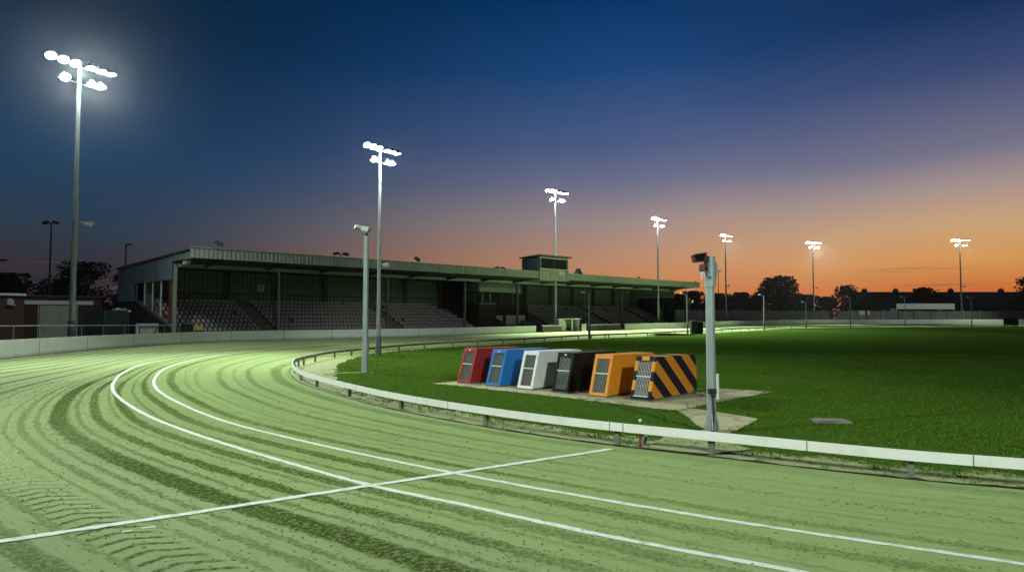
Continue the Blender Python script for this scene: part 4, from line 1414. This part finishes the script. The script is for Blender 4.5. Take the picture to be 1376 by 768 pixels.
b = MB(); b.box(-hw + .24, -hw + .31, -.03, -.001, .1, zg - .24); b.box(-hw + .31, hw - .03, -.03, -.001, zg - .31, zg - .24); b.bar((hw - .1, -.02, zg - .3), (-hw + 1.1, -.02, .4), .03, .07, (0, 1, 0)); b.build('brace', M['dark_steel'], wg)
# handrail along the apron behind the wall
hr_pts = [p for p in offset(wallc, -INS * 1.3) if p.y > 24]
iE = min((i for i in range(len(hr_pts)) if hr_pts[i].y > 45), key=lambda i: abs(hr_pts[i].x / hr_pts[i].y * F - (236 - 688)))
hr_pts = hr_pts[:iE + 1]
o0 = hr_pts[len(hr_pts) // 2]
hr = empty('handrail', (o0.x, o0.y, 0), 0, 'thin grey tubular handrail along the back of the curved wall', 'handrail')
org = hr.location.copy()
zr = lambda p: 1.80 - .25 * max(0, min(1, (p.y - 36) / 18))
b = MB(); b.tube([(p.x, p.y, zr(p)) for p in hr_pts], .032, 8); b.build('top_rail', M['galv'], hr, org)
Lh = arclen(hr_pts)
nx_ = 0
for i, p in enumerate(hr_pts):
    if Lh[i] >= nx_:
        nx_ += 2.3
        b = MB(); b.tube([(p.x, p.y, 0), (p.x, p.y, zr(p) - .034)], .028, 8); b.build('post', M['galv'], hr, org)

# street lamps beyond
def street_lamp(px, py, Y, kind, label):
    q = at(px, py, Y)
    e = empty('street_lamp', (q.x, Y, 0), 0, label, 'street lamp', 'unlit lamps standing beyond the ground')
    b = MB(); b.tube([(0, 0, 0), (0, 0, q.z)], [.14, .09], 8); b.build('pole', M['dark_steel'], e)
    if kind == 'twin':
        b = MB(); b.bar((-.5, 0, q.z), (.5, 0, q.z), .1); b.build('bracket', M['dark_steel'], e)
        for s in (-1, 1):
            b = MB(); b.cbox((s * .62, -.1, q.z + .08), (.62, .5, .35), Matrix.Rotation(R(s * 16), 3, 'Y')); b.build('lamp_head', M['dark_steel'], e)
    else:
        s = 1
        b = MB(); b.cbox((s * .45, 0, q.z + .05), (.95, .35, .2), Matrix.Rotation(R(-4), 3, 'Y')); b.build('lamp_head', M['dark_steel'], e)
    return e


street_lamp(69, 300, 82, 'twin', 'tall dark lamp post with twin heads above the trees on the left')
street_lamp(169.5, 329, 96, 'single', 'dark street lamp with one flat head rising behind the end of the stand')
street_lamp(-3, 350, 70, 'single', 'street lamp at the left edge showing only its flat head')
street_lamp(965, 364, 205, 'single', 'thin street lamp between the thick pole and a tall mast')

# ------------------------------------------------------------------ far side: fence, shelter, boards
fl = offset(wallc, -INS * 9.0)
fl = [p for p in fl if p.y > 118 and p.x > 28]
mid_ = fl[len(fl) // 2]
ff = empty('timber_fence', (mid_.x, mid_.y, 0), 0, 'long weathered timber fence beyond the far wall under the trees', 'fence')
org = ff.location.copy()
Lf = arclen(fl)
b = MB()
tot = Lf[-1]
s = 0
j = 0
posts = []
while s < tot - .3:
    while j < len(Lf) - 2 and Lf[j + 1] < s: j += 1
    p = fl[j].lerp(fl[j + 1], (s - Lf[j]) / (Lf[j + 1] - Lf[j]))
    d = (fl[j + 1] - fl[j]).normalized()
    nn = Vector((-d.y, d.x))
    h = 3.45 + random.uniform(-.09, .09)
    c = p + d * .14 + nn * random.uniform(0, .03)
    b.cbox((c.x, c.y, h / 2), (.27, .03, h), Matrix.Rotation(math.atan2(d.y, d.x), 3, 'Z'))
    if len(posts) * 5 <= s: posts.append((p, d))
    s += .29
b.build('board_panel', M['fence_wood'], ff, org)
for p, d in posts[:90]:
    b = MB()
    c = p + Vector((d.y, -d.x)) * .14
    b.cbox((c.x, c.y, 1.85), (.16, .16, 3.7)); b.build('post', M['fence_wood'] if random.random() < .6 else M['galv'], ff, org)
Ys = 186.0
q0, q1 = at(1204.5, 407.6, Ys), at(1283, 415.2, Ys)
sh = empty('shelter', ((q0.x + q1.x) / 2, Ys, 0), 0, 'low open spectator shelter with a white ribbed roof edge beyond the far wall', 'shelter')
hw = (q1.x - q0.x) / 2
b = MB(); corr(b, -hw, hw, .5, -.06, q1.z, q0.z, 's', 0.0); b.build('fascia', mat('white_ribbed', (.62, .68, .63), .5, 0, .1, 1), sh, recalc=False)
b = MB(); b.prism([(.08, q0.z - .25), (.08, q0.z - .05), (5, q0.z - .5), (5, q0.z - .7)], -hw, hw, 'x'); b.build('roof', M['roof'], sh)
b = MB(); b.box(-hw, hw, 4.8, 5, 0, q1.z); b.build('back_wall', M['dark_steel'], sh)
b = MB(); b.box(-hw - 1.6, -hw - .02, .3, 4.7, 0, q1.z + .3); b.build('side_wall', M['inner_clad'], sh)
for x in (-hw + .1, hw - .15):
    b = MB(); b.box(x - .08, x + .08, .1, .26, 0, q1.z); b.build('post', M['galv'], sh)
b = MB()
for k in range(26):
    x = -hw + .8 + k * (2 * hw - 1.6) / 25
    b.box(x - .22, x + .22, 2.2, 2.6, 1.1, 1.5 + random.uniform(-.15, .1))
b.box(-hw + .3, hw - .3, 2.0, 4.7, 0, 1.0)
b.build('bench', M['galv'], sh)
for px, w_, py0, py1, lab in ((1158.5, 1.55, 417.3, 423, 'larger pale notice board on the far fence left of the shelter'), (1167.3, .6, 417.3, 422.5, 'narrow pale notice board on the far fence beside the larger one')):
    fi = min(range(len(fl)), key=lambda i: abs(fl[i].x / fl[i].y * F - (px - 688)))
    Yf = fl[fi].y - .6
    q = at(px, py0, Yf); z0_ = at(px, py1, Yf).z
    e = empty('notice_board', (q.x, Yf, z0_), 0, lab, 'notice board', 'pale boards on the far fence')
    b = MB(); b.box(-w_ / 2, w_ / 2, 0, .08, 0, q.z - z0_); b.build('panel', M['white_trim'], e)
    b = MB(); b.box(-.06, .06, .09, .5, .2, .5); b.build('bracket', M['dark_steel'], e)
fi = min(range(len(fl)), key=lambda i: abs(fl[i].x / fl[i].y * F - (1121 - 688)))
Yf = fl[fi].y - .6
q = at(1121.5, 421, Yf)
e = empty('roundel_sign', (q.x, Yf, q.z), 0, 'red roundel sign with a pale centre on the far fence', 'sign')
b = MB(); b.tube([(0, 0, 0), (0, -.08, 0)], .9, 20); b.build('disc', M['red_gloss'], e)
b = MB(); b.tube([(-.1, -.082, .1), (-.1, -.10, .1)], .42, 16); b.build('centre_mark', mat('pale_pink', (.5, .4, .38), .6), e)
b = MB(); b.box(-.35, .35, -.02, .1, -1.5, -.86); b.build('plate', M['galv'], e)
b = MB(); b.box(-.1, .1, .0, .5, -.2, .2); b.build('bracket', M['dark_steel'], e)

# ------------------------------------------------------------------ trees
def tree(px, py_top, Y, wpx, label, seed, nleaf=3000, cat='tree', squash=1.0, lean=0.0):
    rs = random.Random(seed)
    q = at(px, py_top, Y)
    Hh = q.z
    Wd = wpx / F * Y
    e = empty('tree', (q.x, Y, 0), 0, label, cat, 'trees beyond the ground')
    b = MB()
    r0 = max(.18, Hh * .03)
    b.tube([(0, 0, -.1), (.1, 0, Hh * .3), (.05, .1, Hh * .62)], [r0, r0 * .75, r0 * .35], 8)
    tips = []
    for k in range(7):
        a = k * 2.4 + rs.uniform(-.4, .4)
        z0 = Hh * rs.uniform(.2, .5)
        tip = (math.cos(a) * Wd * .34, math.sin(a) * Wd * .34, Hh * rs.uniform(.55, .85))
        b.tube([(0.05, 0, z0), (tip[0] * .5, tip[1] * .5, (z0 + tip[2]) * .55), tip], [r0 * .5, r0 * .3, r0 * .1], 6)
    b.build('trunk', M['bark'], e, smooth=True)
    b = MB()
    clumps = []
    for k in range(46):
        a = rs.uniform(0, 2 * math.pi); rr_ = rs.uniform(0, 1) ** .6
        zc = rs.uniform(.12, .93)
        env = math.sin(min(1, max(0, (zc - .02) / .98)) * math.pi * .86 + .22) ** .7
        x = math.cos(a) * rr_ * Wd * .5 * env * .82 + lean * (zc - .5)
        y = math.sin(a) * rr_ * Wd * .5 * env * .82
        clumps.append((x, y, zc * Hh, Wd * rs.uniform(.13, .21)))
    clumps.append((0, 0, Hh * .9, Wd * .13))
    ls = max(.16, Y / F * 3.6)
    for k in range(nleaf):
        cx, cy, cz, cr = clumps[k % len(clumps)]
        while True:
            v = Vector((rs.uniform(-1, 1), rs.uniform(-1, 1), rs.uniform(-1, 1)))
            if .2 < v.length < 1: break
        v = v.normalized() * (rs.uniform(.25, 1) ** .5)
        p = Vector((cx, cy, cz)) + Vector((v.x * cr, v.y * cr, v.z * cr * .8))
        if p.z > Hh: p.z = Hh - rs.uniform(0, .3)
        if p.z < .3: p.z = .3
        n = Vector((rs.uniform(-1, 1), rs.uniform(-1, 1), rs.uniform(-.2, 1))).normalized()
        s = n.cross(Vector((.3, .2, 1))).normalized(); tt = n.cross(s)
        l = ls * rs.uniform(.6, 1.3)
        b.add([p - s * l * .5, p + tt * l * .5 * .7, p + s * l * .5, p - tt * l * .5 * .7], [(0, 1, 2, 3)])
    b.build('crown', M['leaf'], e, recalc=False)
    return e


tree(107, 352, 92, 100, 'broad dark tree behind the brick hut on the left', 1, 9000)
tree(10, 367, 98, 90, 'dark tree at the left edge behind the outbuilding', 2, 8000)
tree(158, 366, 104, 46, 'small dark tree touching the back corner of the grandstand', 3, 1200)
tree(1046, 371, 215, 66, 'largest round dark tree beyond the far fence against the orange sky', 4, 6500)
tree(1136, 383, 228, 42, 'rounded dark tree right of the tall mast near the house row', 5, 2200)
tree(1244, 386, 222, 46, 'domed dark tree in front of the roofs above the shelter', 6, 2200)
tree(1384, 371, 215, 58, 'dark tree cut by the right edge of the picture', 8, 2600)
hed = [(908, 395, 190, 40), (932, 391, 200, 44), (962, 394, 205, 40), (990, 393, 210, 46), (1012, 398, 222, 30), (1082, 396, 225, 44), (1108, 399, 232, 36), (1160, 399, 225, 40), (1064, 400, 226, 40)]
hl = ['low dark tree just right of the grandstand roof end', 'dark bushy tree hidden half behind the thick pole', 'dark tree behind the thin street lamp', 'dark tree right of the mast nearest the thick pole', 'small dark tree left of the largest round tree', 'dark tree left of the mast beside the largest tree', 'small dark tree between two taller rounded ones', 'low dark tree in front of the leftmost house roof', 'low dark tree touching the right side of the largest tree']
for (px, py, Y, wp), lb, k in zip(hed, hl, range(20)): tree(px, py, Y, wp, lb, 20 + k, 3000)

# ------------------------------------------------------------------ row of houses
Yh = 262.0
bounds = [1152, 1200, 1232, 1277, 1320, 1395, 1440]
labs = ['dark terraced house at the left end of the row behind the low lamp posts', 'narrow dark terraced house behind the left half of the shelter', 'dark terraced house behind the right half of the shelter', 'dark terraced house directly behind the mast at the shelter', 'widest dark terraced house towards the right edge tree', 'dark terraced house at the right end of the row']
chim = [(1161.5,), (1203.5,), (), (1277.5,), (1345,), ()]
for k in range(6):
    q0, q1 = at(bounds[k], 391.5, Yh), at(bounds[k + 1], 391.5, Yh)
    e = empty('terraced_house', ((q0.x + q1.x) / 2, Yh, 0), 0, labs[k], 'house', 'terraced houses beyond the ground')
    hw = (q1.x - q0.x) / 2 - .03
    zt = q0.z
    b = MB(); b.box(-hw, hw, 0, 8, 0, 6.2); b.build('wall', M['render'], e)
    b = MB(); b.prism([(-.5, 6.15), (4, zt), (8.5, 6.15)], -hw, hw, 'x'); rf = b.build('roof', M['tile'], e)
    for cx in chim[k]:
        xx = at(cx, 388, Yh + 4).x - (q0.x + q1.x) / 2
        b = MB(); b.box(xx - .8, xx + .8, 3.4, 4.8, zt - 1.0, zt + 1.05)
        for dx in (-.45, 0, .45): b.tube([(xx + dx, 4.1, zt + 1.05), (xx + dx, 4.1, zt + 1.55)], .16, 8)
        b.build('chimney', M['brick'], rf)
    for x in (-hw * .5, hw * .5):
        for z in (1.2, 3.9):
            b = MB(); b.box(x - .6, x + .6, -.06, -.003, z, z + 1.3); b.build('window', M['glass'], e)

# ------------------------------------------------------------------ grass blades near the viewer
def inside(x, y, P):
    c = False
    n = len(P); j = n - 1
    for i in range(n):
        if (P[i][1] > y) != (P[j][1] > y) and x < (P[j][0] - P[i][0]) * (y - P[i][1]) / (P[j][1] - P[i][1]) + P[i][0]: c = not c
        j = i
    return c


gnear = [p for p in gpts]
# polygon reduced to the near part for speed
gp = [p for p in gpts if p[1] < 62] + [(60, 60)]
b = MB()
rs = random.Random(11)
n = 0
tries = 0
while n < 70000 and tries < 400000:
    tries += 1
    Y = 9.5 + 30 * rs.random() ** 1.3
    X = Y * rs.uniform(-.36, .82)
    if not inside(X, Y, gp) or inside(X, Y, jit) or inside(X, Y, worn): continue
    n += 1
    h = rs.uniform(.012, .042) * (1 + Y * .012)
    a = rs.uniform(0, 6.283); wv = .006 + Y * .00035
    lx, ly = rs.gauss(0, .02), rs.gauss(0, .02)
    dx, dy = math.cos(a) * wv, math.sin(a) * wv
    b.add([(X - dx, Y - dy, .028), (X + dx, Y + dy, .028), (X + lx, Y + ly, .028 + h)], [(0, 1, 2)])
bl_m, t, p = newmat('grass_blades')
geo = t.n('ShaderNodeNewGeometry')
rnd = geo.outputs['Random Per Island']
t.l(t.mix(rnd, (.056, .13, .009, 1), (.11, .21, .022, 1)), p.inputs['Base Color'])
p.inputs['Roughness'].default_value = .8; p.inputs['Specular IOR Level'].default_value = .2
tag(b.build('grass_blades', bl_m, recalc=False), label='short grass blades standing up from the turf near the rail and traps', cat='grass', kind='stuff')

# tufts creeping over the sand verge and the slab edges
b = MB()
def tuft(x, y, z, k, hmax):
    for _ in range(k):
        a = rs.uniform(0, 6.283); h = rs.uniform(.03, hmax); wv = .008 + y * .0003
        qx, qy = x + rs.gauss(0, .045), y + rs.gauss(0, .045)
        dx, dy = math.cos(a) * wv, math.sin(a) * wv
        b.add([(qx - dx, qy - dy, z), (qx + dx, qy + dy, z), (qx + rs.gauss(0, .03), qy + rs.gauss(0, .03), z + h)], [(0, 1, 2)])
for i in range(3 * K, 20 * K):
    if gr[i].y < 7 or gr[i].y > 50 or 9.6 * K < i < 17 * K: continue
    for _ in range(9):
        f = rs.random()
        q = gr[i].lerp(gr[i + 1], f).lerp(rail[i].lerp(rail[i + 1], f), min(1, abs(rs.gauss(0, .18)) / max(.6, (gr[i] - rail[i]).length)))
        if rs.random() < .75: tuft(q.x, q.y, .006, 5, .085)
    for _ in range(2):
        q = rail[i].lerp(gr[i], rs.uniform(.05, 1))
        tuft(q.x, q.y, .006, 6, .07)
for i, q in enumerate(jit):
    for _ in range(2): tuft(q[0] + rs.gauss(0, .04), q[1] + rs.gauss(0, .04), .03, 5, .07)
tag(b.build('grass_tufts', bl_m, recalc=False), label='ragged grass tufts along the sand verge and the edges of the concrete', cat='grass', kind='stuff')

# loose clods thrown up along the ruts
b = MB()
rut = [(7.25, .26, 5), (6.45, .17, 3), (4.72, .16, 2), (5.75, .15, 2), (8.75, .4, 3), (3.75, .12, 1), (2.35, .1, 1), (11, .5, 2), (9.6, .5, 1)]
pool = [r_ for r_ in rut for _ in range(r_[2])]
for _ in range(13000):
    i = rs.randrange(4 * K, 12 * K); f = rs.random()
    v0, sd_, _w = pool[rs.randrange(len(pool))]
    v = rs.gauss(v0, sd_ * 1.1) if rs.random() < .88 else rs.uniform(.3, 12)
    p = cross(i, max(.1, v)).lerp(cross(i + 1, max(.1, v)), f)
    if p.y < 4.5 or p.y > 24: continue
    r_ = rs.uniform(.006, .017) * (1.25 if rs.random() < .1 else 1)
    a = rs.uniform(0, 6.28)
    c_, s_ = math.cos(a) * r_, math.sin(a) * r_
    e1, e2 = rs.uniform(.7, 1.5), rs.uniform(.6, 1.1)
    b.add([(p.x + c_ * e1, p.y + s_ * e1, .002), (p.x - s_, p.y + c_, .003), (p.x - c_ * e1, p.y - s_ * e1, .002), (p.x + s_, p.y - c_, .003), (p.x + rs.uniform(-.3, .3) * r_, p.y, r_ * e2)], [(0, 1, 4), (1, 2, 4), (2, 3, 4), (3, 0, 4)])
tag(b.build('sand_clods', mat('damp_sand', (.17, .235, .075), .95, 0, .5, 20, spec=0), recalc=False), label='loose clods of damp sand scattered along the ruts of the track', cat='sand', kind='stuff')

# ------------------------------------------------------------------ damp night air that glows round the lamps
b = MB(); b.box(-150, 420, -60, 420, -1.0, 34)
hm = bpy.data.materials.new('night_air'); hm.use_nodes = True
hn = hm.node_tree; hn.nodes.remove(hn.nodes['Principled BSDF'])
pv = hn.nodes.new('ShaderNodeVolumePrincipled')
pv.inputs['Color'].default_value = (.92, .97, 1, 1)
pv.inputs['Density'].default_value = .00006
pv.inputs['Anisotropy'].default_value = .92
hn.links.new(pv.outputs[0], hn.nodes['Material Output'].inputs['Volume'])
tag(b.build('haze', hm), kind='stuff')

# ------------------------------------------------------------------ render settings
C.render.engine = 'CYCLES'
C.view_settings.view_transform = 'Standard'
C.view_settings.look = 'None'
C.view_settings.exposure = 0
C.view_settings.gamma = 1
C.cycles.use_denoising = True
C.cycles.max_bounces = 6
C.cycles.diffuse_bounces = 2
C.cycles.sample_clamp_indirect = 4
